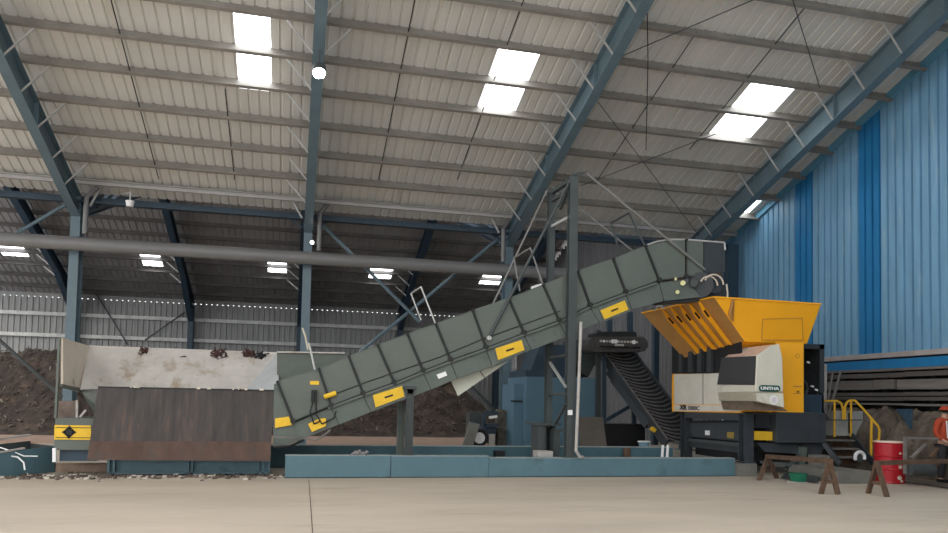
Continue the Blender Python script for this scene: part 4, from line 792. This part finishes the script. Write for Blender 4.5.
ed=[(0,1),(1,2),(2,3),(3,4),(4,5),(0,6),(6,7),(7,8),(8,9),(0,10),(10,11),(11,12),(12,13),(3,14),(14,15),(15,16),(16,17),(3,18),(18,19),(19,20),(20,21)]
rd=[(.15,.11),(.14,.10),(.16,.11),(.10,.08),.055,(.085,.1),.09,.065,.045,.045,.09,.065,.045,.045,.065,.045,.032,.035,.065,.045,.032,.035]
skin_obj('body',pts,ed,[tuple(a*sc for a in r) if isinstance(r,tuple) else r*sc for r in rd],m_skin,t)
skin_obj('jacket',[P(0,0,.92),P(0,0,1.12),P(0,0,1.32),P(0,0,1.47),P(-.19,0,1.43),P(-.26,.0,1.14),P(-.19,-.14,1.0),P(.19,0,1.43),P(.26,0,1.14),P(.20,-.14,.98)],[(0,1),(1,2),(2,3),(3,4),(4,5),(5,6),(3,7),(7,8),(8,9)],[(.20*sc,.15*sc),(.185*sc,.14*sc),(.19*sc,.14*sc),(.10*sc,.09*sc),.09*sc,.065*sc,.055*sc,.09*sc,.065*sc,.055*sc],m_orange,t)
skin_obj('trousers',[P(0,0,.96),P(-.10,0,.86),P(-.12,-.03,.50),P(-.12,.02,.10),P(.10,0,.86),P(.12,-.03,.50),P(.12,.02,.10)],[(0,1),(1,2),(2,3),(0,4),(4,5),(5,6)],[(.17*sc,.13*sc),.12*sc,.09*sc,.075*sc,.12*sc,.09*sc,.075*sc],m_navy,t)
b=B(); c=V(P(0,-.01,1.70)); n=12
for k in range(4):
    a0,a1=math.radians(k*22.5),math.radians((k+1)*22.5); b.tube(c+V((0,0,.10*sc*math.sin(a0))),c+V((0,0,.10*sc*math.sin(a1))),.115*sc*math.cos(a0),16,r2=max(.004,.115*sc*math.cos(a1)),cap=False)
b.prism([c+V((-.08,-.08,0))*sc,c+V((.08,-.08,0))*sc,c+V((.06,-.19,-.01))*sc,c+V((-.06,-.19,-.01))*sc],(0,0,.012)); b.build('cap',m_orange,t,smooth=False)
for s_ in (-1,1): B().box(*[q for q in (px+s_*.12*sc-.05,px+s_*.12*sc+.05,yp-.18,yp+.08,0,.09)]).build('boot',m_black,t,bevel=.02)
b=B(); 
for dx in (-.03,.03): b.tube(P(dx,-.115,1.655),P(dx,-.105,1.655),.010*sc,8)
b.build('eyes',m_blackp,t); B().rod(P(-.025,-.117,1.585),P(.025,-.117,1.585),.008).build('mouth',mat('lip',(.3,.1,.08)),t); B().tube(P(0,-.10,1.64),P(0,-.135,1.61),.010,8,r2=.016).build('nose',m_skin,t)
for s_ in (-1,1): B().rod(P(s_*.10,-.15,1.45),P(s_*.08,-.16,1.05),.035,.01,up=(0,1,0)).build('pale_strap',m_whitep,t)
# ================================================================ LIGHT
w=bpy.data.worlds.new('world'); S.world=w; w.use_nodes=True; bg=w.node_tree.nodes['Background']; bg.inputs[0].default_value=(.97,.98,1.0,1); bg.inputs[1].default_value=2.6
sl=bpy.data.lights.new('sun','SUN'); sl.energy=1.2; sl.color=(1,.93,.82); sl.angle=math.radians(25); so=bpy.data.objects.new('sun',sl); COL.objects.link(so); so.rotation_euler=(math.radians(64),0,math.radians(-42))
S.view_settings.view_transform='Standard'; S.view_settings.look='None'; S.view_settings.gamma=1; S.view_settings.exposure=0.0
try: S.view_settings.use_curve_mapping=False
except: pass
